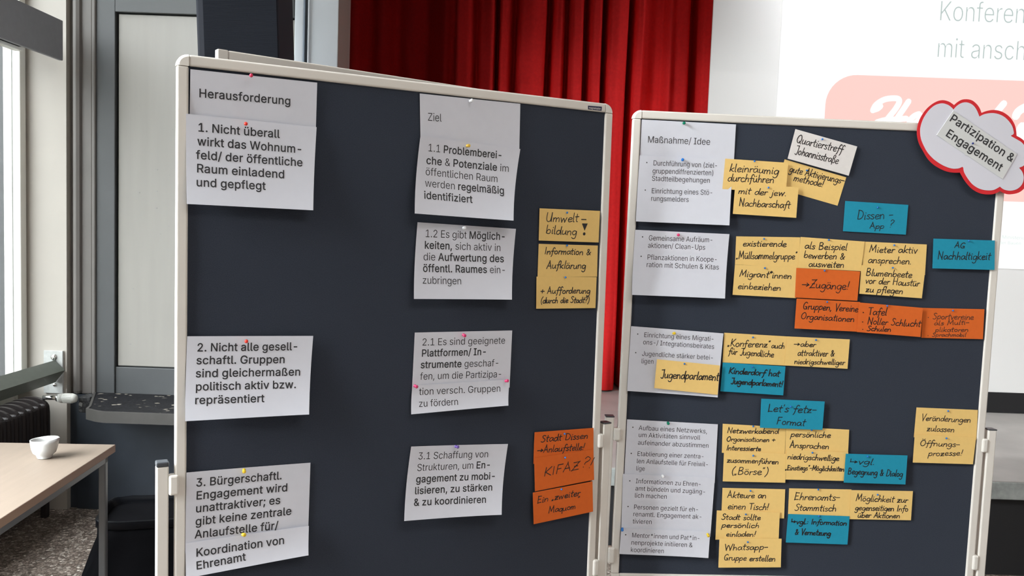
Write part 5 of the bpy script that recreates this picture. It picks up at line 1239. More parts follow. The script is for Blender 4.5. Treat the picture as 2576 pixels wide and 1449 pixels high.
card(RB, 'turquoise', [(2126.4, 505.5), (2285, 515.4), (2278.8, 590.4), (2120.6, 581.7)], 1, (2208, 521.5), 'turquoise card reading Dissen-App? in the upper part of the right board',
     [('Dissen -', 470, 705, 690, 700, 56), ('App', 548, 760, 637, 762, 34), ('?', 664, 755, 692, 757, 50)], R2, wd=.0023)
card(RB, 'turquoise', [(2348.3, 600.3), (2503, 605), (2502, 679), (2345.8, 675)], 4, (2438, 605.5), 'turquoise card reading AG Nachhaltigkeit over the right frame of the right board',
     [('AG', 1063, 877, 1130, 880, 34), ('Nachhaltigkeit', 960, 948, 1283, 950, 48)], R2)
card(RB, 'yellow', [(1852, 594.5), (2013, 597), (2009, 673.5), (1849, 665.6)], 1, (1922, 601), 'yellow card reading existierende Müllsammelgruppe in quotes, right of the Aufräumaktionen sheet',
     [('existierende', 857, 1000, 1165, 1005, 45), ('„Müllsammelgruppe“', 812, 1088, 1240, 1092, 50)], R1)
card(RB, 'yellow', [(2014, 596), (2175, 607.7), (2166, 682), (2007.6, 674)], 2, (2085, 603.5), 'yellow card reading als Beispiel bewerben & ausweiten on the right board',
     [('als Beispiel', 152, 883, 412, 893, 42), ('bewerben &', 147, 938, 397, 950, 42), ('ausweiten', 177, 992, 393, 998, 40)], R2)
card(RB, 'yellow', [(2173, 607.7), (2331.7, 615), (2327, 692), (2168, 684)], 1, (2250, 617), 'yellow card reading Mieter aktiv ansprechen on the right board',
     [('Mieter aktiv', 543, 905, 840, 910, 42), ('ansprechen.', 537, 970, 803, 977, 42)], R2)
card(RB, 'yellow', [(2167, 667), (2328, 675), (2319, 750.5), (2161.6, 739)], 3, (2246.5, 674), 'yellow card reading Blumenbeete vor der Haustür zu pflegen on the right board',
     [('Blumenbeete', 525, 1045, 805, 1060, 42), ('vor der Haustür', 520, 1093, 852, 1112, 40), ('zu pflegen', 523, 1145, 750, 1158, 40)], R2)
card(RB, 'yellow', [(1849, 666), (2007, 672.8), (2002, 750), (1842.8, 741.7)], 3, (1924, 675), 'yellow card reading Migrant*innen einbeziehen on the right board',
     [('Migrant*innen', 832, 1213, 1200, 1230, 46), ('einbeziehen', 822, 1298, 1125, 1313, 46)], R1)
card(RB, 'orange', [(2003.5, 674), (2164, 683), (2156.6, 756.8), (2000, 748.5)], 4, (2074, 681.5), 'orange card with an arrow and Zugänge! on the right board',
     [('>Zugänge!', 135, 1118, 423, 1133, 50)], R2)
card(RB, 'orange', [(2004.2, 751), (2163.8, 759.8), (2157, 834.4), (1998.8, 826.3)], 5, (2081.5, 759), 'orange card reading Gruppen, Vereine, Organisationen, below the Zugänge card',
     [('Gruppen, Vereine', 143, 212, 663, 240, 66), ('Organisationen', 122, 305, 627, 333, 60)], R4)
card(RB, 'orange', [(2161, 761), (2321.9, 774.6), (2315.7, 847.9), (2155.5, 835.2)], 6, (2232, 769), 'orange card listing Tafel, Noller Schlucht and Schulen',
     [('• Tafel', 697, 262, 930, 272, 70), ('• Noller Schlucht', 692, 350, 1245, 380, 62), ('• Schulen', 695, 413, 970, 425, 50)], R4)
card(RB, 'orange', [(2321.9, 774.6), (2476.6, 777.9), (2472.6, 853.2), (2317.8, 849.7)], 2, (2397.5, 782), 'orange card listing Sportvereine in thin pen, rightmost orange one on the right board',
     [('• Sportvereine', 1308, 305, 1742, 312, 58), ('als Multi-', 1370, 365, 1700, 357, 44), ('plikatoren', 1380, 425, 1693, 425, 44), ('• Sprachmobil', 1308, 470, 1670, 472, 36)], R4, wd=.0022, ink=M_MARKL)
card(RB, 'yellow', [(1821.8, 837), (1983, 846.5), (1974.5, 919.5), (1817.7, 911.7)], 1, (1894.5, 849), 'yellow card reading Konferenz auch für Jugendliche on the right board',
     [('„Konferenz“', 1358, 398, 1830, 415, 76), ('auch', 1842, 418, 1990, 425, 66), ('für Jugendliche', 1368, 485, 1870, 522, 72)], R3, wd=.0025)
card(RB, 'yellow', [(1981, 846.3), (2138, 853.8), (2132, 927.8), (1973, 919.3)], 2, (2053, 856), 'yellow card reading aber attraktiver & niedrigschwelliger on the right board',
     [('>aber', 60, 560, 265, 568, 50), ('attraktiver &', 95, 650, 440, 655, 60), ('niedrigschwelliger', 65, 725, 538, 735, 50)], R4, wd=.0025)
card(RB, 'yellow', [(1652.8, 903.7), (1811, 919.4), (1805.4, 993.4), (1645.7, 976.4)], 8.5, (1722, 916), 'yellow card reading Jugendparlament over the Migrationsbeirates sheet',
     [('Jugendparlament', 618, 748, 1262, 778, 92)], R3, wd=.0031)
card(RB, 'turquoise', [(1818.4, 912), (1976, 921.7), (1970.3, 994.6), (1812, 984.3)], 3, (1893, 923.5), 'turquoise card reading Kinderdorf hat Jugendparlament! on the right board',
     [('Kinderdorf hat', 1370, 698, 1935, 735, 68), ('Jugendparlament!', 1395, 812, 1970, 848, 66)], R3, wd=.0035)
card(RB, 'turquoise', [(1915.2, 1003), (2074.7, 1010), (2068.8, 1081.5), (1911.8, 1076)], 5, (1989, 1022.5), 'turquoise card reading Let\'s fetz-Format on the right board',
     [('Let\'s fetz-', 1800, 1118, 2339, 1140, 84), ('Format', 1898, 1258, 2215, 1280, 78)], R3, wd=.0026)
card(RB, 'yellow', [(1818.2, 1066), (1977, 1075), (1974, 1148), (1816, 1139)], 1, (1894.6, 1072.5), 'yellow card reading Netzwerkabend Organisationen + Interessierte on the right board',
     [('Netzwerkabend', 1040, 233, 1480, 240, 44), ('Organisationen +', 1035, 303, 1450, 310, 40), ('Interessierte', 1035, 378, 1330, 386, 42)], R5)
card(RB, 'yellow', [(1821.5, 1134), (1979, 1142), (1975.4, 1214.5), (1818.2, 1211)], 3, (1894.6, 1146.5), 'yellow card reading zusammenführen (Börse), below the Netzwerkabend card',
     [('zusammenführen', 1040, 483, 1480, 498, 46), ('(„Börse“)', 1075, 583, 1390, 592, 60)], R5)
card(RB, 'yellow', [(1977.5, 1073), (2136.4, 1080.9), (2132.6, 1154), (1975, 1150)], 2, (2042, 1081.5), 'yellow card reading persönliche Ansprachen, below the fetz-Format card',
     [('persönliche', 88, 342, 407, 350, 46), ('Ansprachen', 82, 430, 395, 440, 48)], R6)
card(RB, 'yellow', [(1979, 1131), (2134, 1138), (2130, 1210), (1976.5, 1206.3)], 4, (2044, 1138.5), 'yellow card reading niedrigschwellige Einstiegs-Möglichkeiten on the right board',
     [('niedrigschwellige', 63, 520, 475, 535, 46), ('„Einstiegs“-Möglichkeiten', 48, 606, 515, 618, 40)], R6)
card(RB, 'turquoise', [(2127.9, 1141.4), (2283, 1145.8), (2277.7, 1218.7), (2122.5, 1214.2)], 6, (2183, 1149), 'turquoise card reading vgl. Begegnung & Dialog on the right board',
     [('<vgl.', 555, 558, 760, 565, 50), ('Begegnung & Dialog', 543, 638, 980, 660, 50)], R6)
card(RB, 'yellow', [(2305.7, 1025), (2460, 1031.4), (2456, 1107), (2299, 1100)], 1, (2385, 1034.5), 'yellow card reading Veränderungen zulassen at the right side of the right board',
     [('Veränderungen', 1125, 212, 1520, 230, 48), ('zulassen', 1170, 297, 1390, 306, 46)], R6, wd=.0024)
card(RB, 'yellow', [(2301.5, 1093), (2455.5, 1100), (2447.7, 1168), (2296.3, 1163.6)], 3, (2381, 1103), 'yellow card reading Öffnungsprozesse!, below the Veränderungen card',
     [('Öffnungs-', 1113, 413, 1432, 425, 46), ('prozesse!', 1180, 495, 1455, 492, 46)], R6, wd=.0024)
card(RB, 'yellow', [(1817.6, 1227.3), (1975.4, 1230.8), (1972.5, 1304.3), (1814.6, 1300)], 1, (1888, 1234.5), 'yellow card reading Akteure an einen Tisch! on the right board',
     [('Akteure an', 1043, 783, 1375, 788, 52), ('einen Tisch!', 1045, 878, 1395, 888, 55)], R5)
card(RB, 'yellow', [(1803.4, 1284), (1961.8, 1289), (1958.9, 1355.5), (1799.8, 1357.6)], 3, (1876, 1293.5), 'yellow card reading Stadt sollte persönlich einladen! on the right board',
     [('Stadt sollte', 993, 970, 1327, 973, 46), ('persönlich', 993, 1035, 1315, 1040, 44), ('einladen!', 1033, 1112, 1285, 1113, 44)], R5)
card(RB, 'yellow', [(1810, 1354), (1966.3, 1355.2), (1964.2, 1427.2), (1807.2, 1428)], 5, (1881, 1363.5), 'yellow card reading Gruppe erstellen in its last line, lowest card on the right board',
     [('Whatsapp-', 1018, 1228, 1388, 1225, 52), ('Gruppe erstellen', 1012, 1313, 1452, 1325, 50)], R5)
card(RB, 'yellow', [(1985.3, 1228.5), (2142, 1231.3), (2138, 1304), (1982.2, 1300)], 1, (2058, 1231.5), 'yellow card reading Ehrenamts-Stammtisch on the right board',
     [('Ehrenamts-', 115, 843, 480, 850, 56), ('Stammtisch', 120, 928, 453, 935, 52)], R6)
card(RB, 'turquoise', [(1982.8, 1293), (2137.4, 1298.8), (2132, 1370), (1976.8, 1364.7)], 3, (2060, 1298.5), 'turquoise card reading vgl.: Information & Vernetzung, lowest turquoise one',
     [('<vgl.: Information', 92, 1033, 535, 1047, 42), ('& Vernetzung', 122, 1118, 408, 1130, 46)], R6, wd=.0032)
card(RB, 'yellow', [(2141, 1233), (2296.7, 1235.5), (2291.6, 1308.9), (2137, 1306)], 2, (2208, 1244.5), 'yellow card reading Möglichkeit zur gegenseitigen Info über Aktionen on the right board',
     [('Möglichkeit zur', 605, 853, 1020, 866, 50), ('gegenseitigen Info', 600, 925, 1023, 936, 46), ('über Aktionen', 620, 984, 958, 990, 42)], R6)

# the cloud sign at the top right corner of the right board
ZC = (2280, 230, 5.368)


def cpx(pts, h):
    return [RB.at(ZC[0] + x_ / ZC[2], ZC[1] + y_ / ZC[2], h) for x_, y_ in pts]


def lobe_curve(lobes):
    """each lobe is a smooth arc; sharp cusps between them"""
    out = []
    for L in lobes:
        out += smooth_stroke(L, 4)[:-1]
    return out


OUT = [[(645, 185), (690, 145), (750, 112), (820, 105), (890, 122), (950, 170), (990, 225), (1015, 290)], [(1015, 290), (1080, 265), (1170, 250), (1260, 262), (1340, 300), (1410, 360), (1460, 440), (1482, 520), (1490, 600)],
       [(1490, 600), (1560, 640), (1630, 710), (1680, 800), (1690, 890), (1660, 980), (1600, 1050)], [(1600, 1050), (1640, 1120), (1650, 1200), (1610, 1290), (1520, 1365), (1400, 1390), (1320, 1375), (1270, 1345)],
       [(1270, 1345), (1180, 1385), (1080, 1390), (980, 1370), (880, 1310), (800, 1220), (750, 1140), (725, 1095)], [(725, 1095), (650, 1097), (560, 1085), (470, 1050), (370, 990), (290, 910), (230, 810), (180, 720), (150, 620), (145, 520), (165, 420), (205, 330), (270, 240), (350, 170), (430, 128), (500, 118), (570, 135), (620, 165), (645, 185)]]
INN = [[(637, 245), (690, 190), (760, 152), (830, 150), (900, 185), (950, 250), (987, 340)], [(987, 340), (1060, 305), (1170, 292), (1270, 315), (1350, 365), (1420, 450), (1448, 530), (1448, 575), (1405, 598)],
       [(1405, 598), (1480, 640), (1560, 690), (1620, 770), (1650, 850), (1630, 940), (1580, 1005), (1520, 1030)], [(1520, 1030), (1565, 1085), (1585, 1165), (1565, 1250), (1500, 1315), (1410, 1340), (1320, 1325), (1265, 1285)],
       [(1265, 1285), (1180, 1330), (1080, 1335), (980, 1310), (890, 1250), (820, 1160), (780, 1085), (770, 1030), (755, 1018)], [(755, 1018), (700, 1040), (610, 1040), (500, 1000), (390, 930), (300, 840), (240, 740), (200, 640), (188, 540), (200, 450), (240, 350), (310, 250), (390, 185), (480, 160), (560, 180), (610, 215), (637, 245)]]
H0 = .0175
off = Vector((*cpx([(900, 700)], H0)[0], H0))
MC = RB.M @ Matrix.Translation(off)
sign = empty('cloud_sign', 'white cloud shaped sign with red border on the corner of the right board', 'sign', MC)
for nm, pts, z0, z1, m in (('red_backing', lobe_curve(OUT), H0 - .0012, H0, M_SIGNR), ('white_cloud', lobe_curve(INN), H0 + .0002, H0 + .0009, M_SIGNW)):
    bm = bmesh.new()
    prism(bm, [tuple(p) for p in cpx(pts, z1)][::-1], z0, z1)
    bmesh.ops.triangulate(bm, faces=[f for f in bm.faces if len(f.verts) > 4])
    bm.transform(Matrix.Translation(-off))
    obj(nm, bm, m, sign)
H1 = H0 + .0032
bm = bmesh.new()
prism(bm, [tuple(p) for p in cpx([(636, 258), (1495, 848), (1300, 1183), (830, 868), (800, 862), (775, 832), (412, 588)], H1)][::-1], H0 + .001, H1)
bmesh.ops.triangulate(bm, faces=[f for f in bm.faces if len(f.verts) > 4])
bm.transform(Matrix.Translation(-off))
strip = obj('title_strip', bm, M_STRIP, sign)
bm = bmesh.new()
up_px = 98 / ZC[2]
for t_, a_, b_ in (('Partizipation &', (572, 390), (1422, 958)), ('Engagement', (520, 592), (1265, 1082))):
    a, b = cpx([a_, b_], H1)
    print_line(bm, t_, a, b, .0247, lambda p: H1 + .0004, wt='B')
bm.transform(Matrix.Translation(-off))
ink_obj('title_lettering', bm, M_PRINT, strip)
q = RB.at(2450.7, 359.5, H1 + .006)
PEND.append((RB, q, H1, 'marker', ('dark blue', 'cloud shaped sign')))

# ------------------------------------------------------------------ pins
PCOL = {'crimson': (0.62, 0.03, 0.09), 'red': (0.72, 0.035, 0.02), 'yellow': (0.75, 0.52, 0.03), 'golden': (0.72, 0.46, 0.06), 'white': (0.85, 0.87, 0.9), 'pink': (0.68, 0.05, 0.17), 'purple': (0.18, 0.11, 0.42),
        'green': (0.0, 0.20, 0.11), 'blue': (0.02, 0.17, 0.55), 'dark blue': (0.015, 0.03, 0.25)}


def pin_mesh(kind, col):
    m = mat(col.replace(' ', '_') + '_pin_plastic', PCOL[col], 0.25)
    key = kind + col
    if key in PINS:
        return PINS[key]
    bm = bmesh.new()
    if kind == 'ball':
        prof = [(0, .0205)] + [(.0046 * math.sin(a), .0160 + .0046 * math.cos(a)) for a in [math.pi * k / 8 for k in range(1, 8)]] + [(0, .0114)]
        lathe(bm, prof, 16)
    elif kind == 'push':
        lathe(bm, [(0, .0150), (.0030, .0150), (.0046, .0140), (.0047, .0128), (.0030, .0112), (.0022, .0085), (.0026, .0050), (.0042, .0040), (.0042, .0026), (0, .0022)], 16)
    else:
        lathe(bm, [(0, .0062), (.0016, .0060), (.0028, .0048), (.0031, .0034), (.0026, .0020), (.0012, .0011), (0, .0010)], 12)
    tmp = obj('head', bm, m)
    h = tmp.data
    bpy.data.objects.remove(tmp)
    nl = {'ball': .012, 'push': .003, 'marker': .0012}[kind]
    bm = bmesh.new()
    lathe(bm, [(0, -.010), (.0005, -.007), (.0005, nl), (0, nl + .0002)], 8)
    tmp = obj('needle', bm, M_STEEL)
    PINS[key] = (h, tmp.data)
    bpy.data.objects.remove(tmp)
    return PINS[key]


def short(t):
    for stop in (' with a', ' on the', ' over the', ' near the', ' at the', ' in the', ' in its', ' in quotes', ' in block', ' in thin'):
        t = t.split(stop)[0]
    w_ = t.split(' ')[:6]
    while w_[-1] in ('+', '&', 'on', 'a', 'die'):
        w_.pop()
    return ' '.join(w_)


PINS = {}
WORD = {'ball': 'round headed pin', 'push': 'push pin', 'marker': 'pin'}
for B, q, h, kind, (col, what) in PEND:
    hm, nm = pin_mesh(kind, col)
    if kind == 'marker':
        key = what
        for cut in ('card reading ', 'card starting ', 'card listing ', 'card with '):
            if cut in what:
                colr = what.split(' card ')[0].split(' ')[-1]
                key = colr + ' ' + cut + short(what.split(cut)[1].split(',')[0])
        lab = 'small %s pin in the %s' % (col, key)
    else:
        lab = '%s %s in the %s' % (col, WORD[kind], what)
    tilt = Matrix.Rotation(random.uniform(-.25, .25), 4, 'X') @ Matrix.Rotation(random.uniform(-.2, .2), 4, 'Y')
    hd = {'ball': .016, 'push': .011, 'marker': .0035}[kind]
    # the measured spot is the head; step from the head back to the paper
    d = B.I.to_3x3() @ (B.M @ Vector((q.x, q.y, h)) - EYE)
    qq = Vector((q.x, q.y, h)) - d * (hd / -d.z) - Vector((0, 0, hd))
    e = empty('push_pin' if kind != 'marker' else 'marker_pin', lab, 'pin', B.M @ Matrix.Translation((qq.x, qq.y, h)) @ tilt, ('pins in the printed sheets' if kind != 'marker' else 'small blue pins in the cards'))
    for nme, me in (('head', hm), ('needle', nm)):
        o = bpy.data.objects.new(nme, me)
        COL.objects.link(o)
        o.parent = e

# ------------------------------------------------------------------ projection screen on the stage
YSC = 5.40
sx = lambda px, py: onY(px, py, YSC)
x0, zb_ = sx(1790, 100).x, sx(2540, 988).z
x1, z1 = x0 + 3.6, 3.30
e = empty('projection_screen', 'large white projection screen showing a slide, standing on the stage', 'projection screen', Matrix.Translation(((x0 + x1) / 2, YSC, ZS)))
eo = ((x0 + x1) / 2, YSC, ZS)
box_obj('screen_cloth', (x0, YSC, zb_), (x1, YSC + .012, z1), M_SCREEN, e, .002, eo)
box_obj('black_hem', (x0, YSC + .001, ZS + .002), (x1, YSC + .03, zb_), M_BLACK, e, 0, eo)


def slide_mat(name, col, k=1.0):  # slide colours glow by themselves, standing in for the unseen projector's beam
    return mat(name, (0.02, 0.02, 0.02), 0.9, spec=0.0, emit=(col, k))


sl, sr, sbz = sx(1961, 140).x, x1 - 0.28, sx(2540, 676).z
slide = box_obj('slide', (sl, YSC - .002, sbz), (sr, YSC - .0005, z1 - .12), slide_mat('slide_white_light', (1.0, 1.0, 1.0), 1.05), e, 0, eo)


def on_slide(name, polys, m, lift):
    bm = bmesh.new()
    for pl in polys:
        bm.faces.new([bm.verts.new((p[0] - eo[0], YSC - lift - eo[1], p[1] - eo[2])) for p in pl])
    bmesh.ops.triangulate(bm, faces=bm.faces[:])
    for f in bm.faces:
        f.normal_update()
        if f.normal.y > 0:
            f.normal_flip()
    me = bpy.data.meshes.new(name)
    bm.to_mesh(me)
    bm.free()
    me.materials.append(m)
    o = bpy.data.objects.new(name, me)
    COL.objects.link(o)
    o.parent = slide
    return o


# pink banner with rounded corners
c0, c1 = sx(2077, 240), sx(2160, 190)
bx0, bzt, bzb, bx1 = c0.x, sx(2300, 194).z, sx(2540, 507).z, sr - .25
r = .19
pl = []
for cx, cz, a0 in ((bx0 + r, bzt - r, 90), (bx0 + r, bzb + r, 180), (bx1 - r, bzb + r, 270), (bx1 - r, bzt - r, 0)):
    pl += [(cx + r * math.cos(math.radians(a0 + 9 * k)), cz + r * math.sin(math.radians(a0 + 9 * k))) for k in range(11)]
on_slide('pink_banner', [pl], slide_mat('slide_pink_light', (1.0, 0.645, 0.59), 1.0), .0040)


def slide_ink(name, draw, m, lift):
    bm = bmesh.new()
    draw(bm)
    for v in bm.verts:
        v.co = Vector((v.co.x - eo[0], YSC - lift - eo[1], v.co.y - eo[2]))
    for f in bm.faces:
        f.normal_update()
        if f.normal.y > 0:
            f.normal_flip()
    me = bpy.data.meshes.new(name)
    bm.to_mesh(me)
    bm.free()
    me.materials.append(m)
    o = bpy.data.objects.new(name, me)
    COL.objects.link(o)
    o.parent = slide
    return o


def v8(x_, y_):
    p = sx(1760 + x_ / 2.7868, y_ / 2.7868)
    return Vector((p.x, p.z))


for t_, a_, b_, c_, d_ in (('Konferen', (1668, 146), (2282, 167), (1680, 5), (1677, 146)), ('mit ansch', (1652, 402), (2285, 425), (1680, 265), (1677, 402))):
    slide_ink('slide_heading', lambda bm: print_line(bm, t_, v8(*a_), v8(*b_), (v8(*c_) - v8(*d_)).length, lambda p: 0, wt='L'), slide_mat('slide_grey_green_light', (0.47, 0.56, 0.54), 1.0), .0040)


def small(bm):
    a, b = sx(2519, 600), sx(2578, 603)
    print_line(bm, 'Ministeriu', (a.x, a.z), (b.x, b.z), .021, lambda p: 0, wt='R')
    a, b = sx(2512, 613.5), sx(2568, 616)
    print_line(bm, 'der Bauen', (a.x, a.z), (b.x, b.z), .019, lambda p: 0, wt='R')


slide_ink('slide_footnote', small, slide_mat('slide_pale_green_light', (0.66, 0.80, 0.75), 1.0), .0040)


def script(bm):
    zf = lambda p: 0
    w_ = .036
    for S_ in ([(1212, 775), (1235, 735), (1290, 700), (1350, 690), (1390, 695), (1395, 720), (1370, 765), (1330, 815), (1290, 862), (1240, 900)], [(1462, 712), (1430, 760), (1395, 810), (1370, 850), (1350, 880)], [(1215, 772), (1245, 762), (1265, 745)],
               [(1240, 858), (1300, 842), (1370, 838), (1445, 832)], [(1535, 800), (1505, 812), (1475, 840), (1470, 870), (1500, 868), (1540, 835), (1545, 800), (1530, 870), (1560, 880), (1620, 850)]):
        ribbon(bm, [v8(*p) for p in smooth_stroke(S_)], w_, zf)
    zc = lambda x_, y_: (lambda p: Vector((p.x, p.z)))(sx(2280 + x_ / 5.368, 230 + y_ / 5.368))
    for S_, k in (([(1310, 165), (1260, 225), (1200, 300), (1150, 370)], .042), ([(1470, 335), (1500, 280), (1560, 235), (1640, 205), (1760, 200)], .05), ([(1560, 480), (1535, 540), (1540, 600), (1600, 600), (1660, 540)], .06)):
        ribbon(bm, [zc(*p) for p in smooth_stroke(S_)], k, zf)


slide_ink('banner_lettering', script, slide_mat('slide_white_light', (1, 1, 1), 1.05), .0058)

# stage fill: two unseen battens added to brighten the screen and curtain
for k, lx in enumerate((2.4, 4.0)):
    lm = empty('added_stage_lamp', 'added unseen batten lamp brightening the stage, ' + ['nearer to the curtain', 'farther right'][k], 'lamp', Matrix.Translation((lx, 4.72, 3.70)), 'added stage lamps')
    box_obj('added_lamp_housing', (-.62, -.05, 0), (.62, .05, .06), M_WPLAST, lm, .004)
    bm = bmesh.new()
    cyl(bm, (-.60, 0, -.022), (.60, 0, -.022), .014)
    obj('added_lamp_tube', bm, mat('added_lamp_glow', (.9, .9, .9), .5, emit=((1, .97, .93), 12)), lm)
    ld = bpy.data.lights.new('added_stage_light', 'AREA')
    ld.shape = 'RECTANGLE'
    ld.size, ld.size_y = 1.2, .05
    ld.energy = STAGE_FILL_W
    ld.color = (.97, .985, 1)
    ld.spread = math.radians(120)
    lo_ = bpy.data.objects.new('added_stage_light', ld)
    COL.objects.link(lo_)
    lo_.location = (lx, 4.72, 3.655)
    lo_.rotation_euler = (math.radians(35), 0, 0)

# hall fill: two unseen ceiling boxes added to brighten the board fronts
for k, (lx, ly) in enumerate(((1.2, 0.4), (2.9, 0.4))):
    lm = empty('added_hall_lamp', 'added unseen ceiling box lamp brightening the boards, ' + ['nearer to the windows', 'farther from the windows'][k], 'lamp', Matrix.Translation((lx, ly, CEIL)), 'added hall fill lamps')
    box_obj('added_lamp_housing', (-.65, -.10, -.07), (.65, .10, 0), M_WPLAST, lm, .006)
    box_obj('fill_diffuser', (-.63, -.09, -.085), (.63, .09, -.069), mat('added_lamp_glow', (.9, .9, .9), .5, emit=((1, .97, .93), 12)), lm, .004)
    ld = bpy.data.lights.new('added_hall_light', 'AREA')
    ld.shape = 'RECTANGLE'
    ld.size, ld.size_y = 1.26, .18
    ld.energy = HALL_FILL_W
    ld.color = (1, .975, .965)
    lo_ = bpy.data.objects.new('added_hall_light', ld)
    COL.objects.link(lo_)
    lo_.location = (lx, ly, CEIL - .09)

# ------------------------------------------------------------------ loudspeaker on its stand
YK = 3.62
k0, k1 = onY(493, 70, YK), onY(700, 70, YK)
wdt = (k1 - k0).length
kc = (k0 + k1) / 2
sp = empty('loudspeaker', 'tall dark blue loudspeaker with finely ribbed front beside the white panel', 'loudspeaker', Matrix.Translation((kc.x, YK + .15, 0.0)))


def spk(name, lo, hi, m, bev=.004, parent=sp, grille=False):
    bm = bmesh.new()
    box(bm, lo, hi, bev)
    if grille:
        z = lo[2] + .006
        while z < hi[2] - .006:
            box(bm, (lo[0] + .002, lo[1] - .0012, z), (hi[0] - .002, lo[1] + .002, z + .0022))
            z += .0055
    # the cabinet leans a little sideways on its pole
    bm.transform(Matrix.Translation((0, 0, kc.z)) @ Matrix.Rotation(math.radians(-2.6), 4, 'Y') @ Matrix.Translation((0, 0, -kc.z)))
    return obj(name, bm, m, parent)


zl, zh = 1.45, 2.78
spk('cabinet', (-wdt / 2, -.15, zl), (wdt / 2, .11, zh), M_SPK, .012)
spk('ribbed_grille', (-wdt / 2 + .032, -.153, zl + .02), (wdt / 2 - .003, -.14, zh - .02), M_SPKR, .002, grille=True)
bm = bmesh.new()
cyl(bm, (-.03, 0, .02), (-.03, 0, zl + .03), .018)
obj('pole', bm, M_BLACK, sp)
for k in range(3):
    a = math.radians(90 + 120 * k)
    bm = bmesh.new()
    cyl(bm, (-.03, 0, .55), (-.03 + .30 * math.cos(a), .30 * math.sin(a), .028), .011, 10)
    obj('leg', bm, M_BLACK, sp)

# ------------------------------------------------------------------ left corner: blind cassette, rail, radiator
za, zb2 = onY(160, 52, 4.20).z, onY(158, 153, 4.20).z
xf = onY(159, 100, 4.20).x
c = empty('blind_cassette', 'dark grey blind cassette above the window at the top left', 'blind', Matrix.Translation((xf - .1, 3.0, zb2)))
co = (xf - .1, 3.0, zb2)
box_obj('front_board', (xf - .020, .9, zb2), (xf, 4.20, za), M_CASS, c, .004, co)
box_obj('shaded_roller', (-2.455, .92, 2.312), (-2.375, 4.16, 2.40), M_BLACK, c, .01, co)  # roller coloured black for the shade in the slot above the hem bar
box_obj('hem_bar', (-2.44, .92, 2.294), (-2.398, 4.17, 2.309), M_WINF, c, .002, co)
for yy in (1.2, 3.7):
    box_obj('bracket', (WALLX, yy, za - .04), (xf - .018, yy + .03, za - .02), M_GREY, c, .002, co)

# angle rail with its wall plate
X = lambda px, py, Y: onY(px, py, Y)
pa, pb = X(112, 881, 4.275), X(160, 989, 4.275)
top, mid, bot = X(135, 907, 4.25), X(161, 932, 4.25), X(136, 963, 4.25)
rl = empty('guard_rail', 'grey green angled rail along the window, bolted to a metal plate on the pier', 'rail', Matrix.Translation((mid.x, 3.2, mid.z)))
ro = Vector((mid.x, 3.2, mid.z))
bm = bmesh.new()
prof = [(top.x, top.z), (mid.x, mid.z), (bot.x, bot.z), (bot.x - .006, bot.z + .003), (mid.x - .010, mid.z), (top.x - .006, top.z - .002)]
ring = []
for Y in (4.262, 0.9):
    ring.append([bm.verts.new(Vector((p[0], Y, p[1])) - ro) for p in prof])
n = len(prof)
for i in range(n):
    bm.faces.new((ring[0][i], ring[0][(i + 1) % n], ring[1][(i + 1) % n], ring[1][i]))
bm.faces.new(ring[0])
bm.faces.new(ring[1][::-1])
obj('rail_bar', bm, M_OLIVE, rl)
pt = box_obj('wall_plate', (pa.x, 4.266, pb.z), (pb.x, 4.280, pa.z), M_ZINC, rl, .001, ro)
for (px, py, r_) in ((135, 899, .018), (137, 968, .011)):
    b_ = X(px, py, 4.262) - ro
    bm = bmesh.new()
    lathe(bm, [(0, .012), (r_ * .45, .012), (r_ * .8, .008), (r_, .003), (r_, 0), (0, 0)], 20, M=Matrix.Translation(b_ + Vector((0, .006, 0))) @ Matrix.Rotation(math.pi / 2, 4, 'X'))
    if r_ > .015:
        box(bm, b_ + Vector((-.012, -.0075, -.0016)), b_ + Vector((.012, -.0055, .0016)))
    obj('bolt', bm, M_CHROME, pt)

# cast-iron radiator
RX0, RX1 = -2.455, onY(131, 1050, 4.18).x
RT = onY(110, 996, 4.18).z
rad = empty('radiator', 'dark brown cast iron radiator under the window behind the table', 'radiator', Matrix.Translation(((RX0 + RX1) / 2, 3.6, 0)))
ry = Vector(((RX0 + RX1) / 2, 3.6, 0))
w2 = (RX1 - RX0) / 2
bm = bmesh.new()
for cx in (-w2 + .045, 0, w2 - .045):
    box(bm, (cx - .040, -.024, .13), (cx + .040, .024, RT - .03), .018, seg=3)
pts = []
for k in range(13):
    a = math.pi * k / 12
    pts.append((w2 * math.cos(a) * 0.98, RT - .075 + .075 * math.sin(a) ** .7))
pts = pts + [(-w2, .15), (-w2 + .03, .10), (w2 - .03, .10), (w2, .15)]
prism(bm, pts, -.010, .010, M=Matrix.Rotation(math.pi / 2, 4, 'X'))
for zz in (.16, RT - .06):
    cyl(bm, (0, -.031, zz), (0, .031, zz), .030, 14)
sec0 = obj('section', bm, M_RADI, rad)
sec0.location = (0, 4.155 - 3.6, 0)
y = 4.155
for k in range(1, 26):
    y -= .061
    s_ = sec0.copy()
    COL.objects.link(s_)
    s_.parent = rad
    s_.location = (0, y - 3.6, 0)
for yy in (4.155, 4.155 - .061 * 8, 4.155 - .061 * 16, 4.155 - .061 * 25):
    bm = bmesh.new()
    for sx_ in (-1, 1):
        box(bm, (sx_ * w2 * .75 - .016, -.016, .001), (sx_ * w2 * .75 + .016, .016, .14), .006)
    f_ = obj('foot', bm, M_RADI, rad)
    f_.location = (0, yy - 3.6, 0)
p = onY(134, 1001, 4.16) - ry
q = onY(148, 1001, 4.16) - ry
q2 = onY(193, 1003, 4.16) - ry
bm = bmesh.new()
cyl(bm, (p.x - .05, p.y, p.z), (q.x, q.y, q.z), .011)
cyl(bm, (q.x - .008, q.y, q.z), (q.x + .004, q.y, q.z), .019)
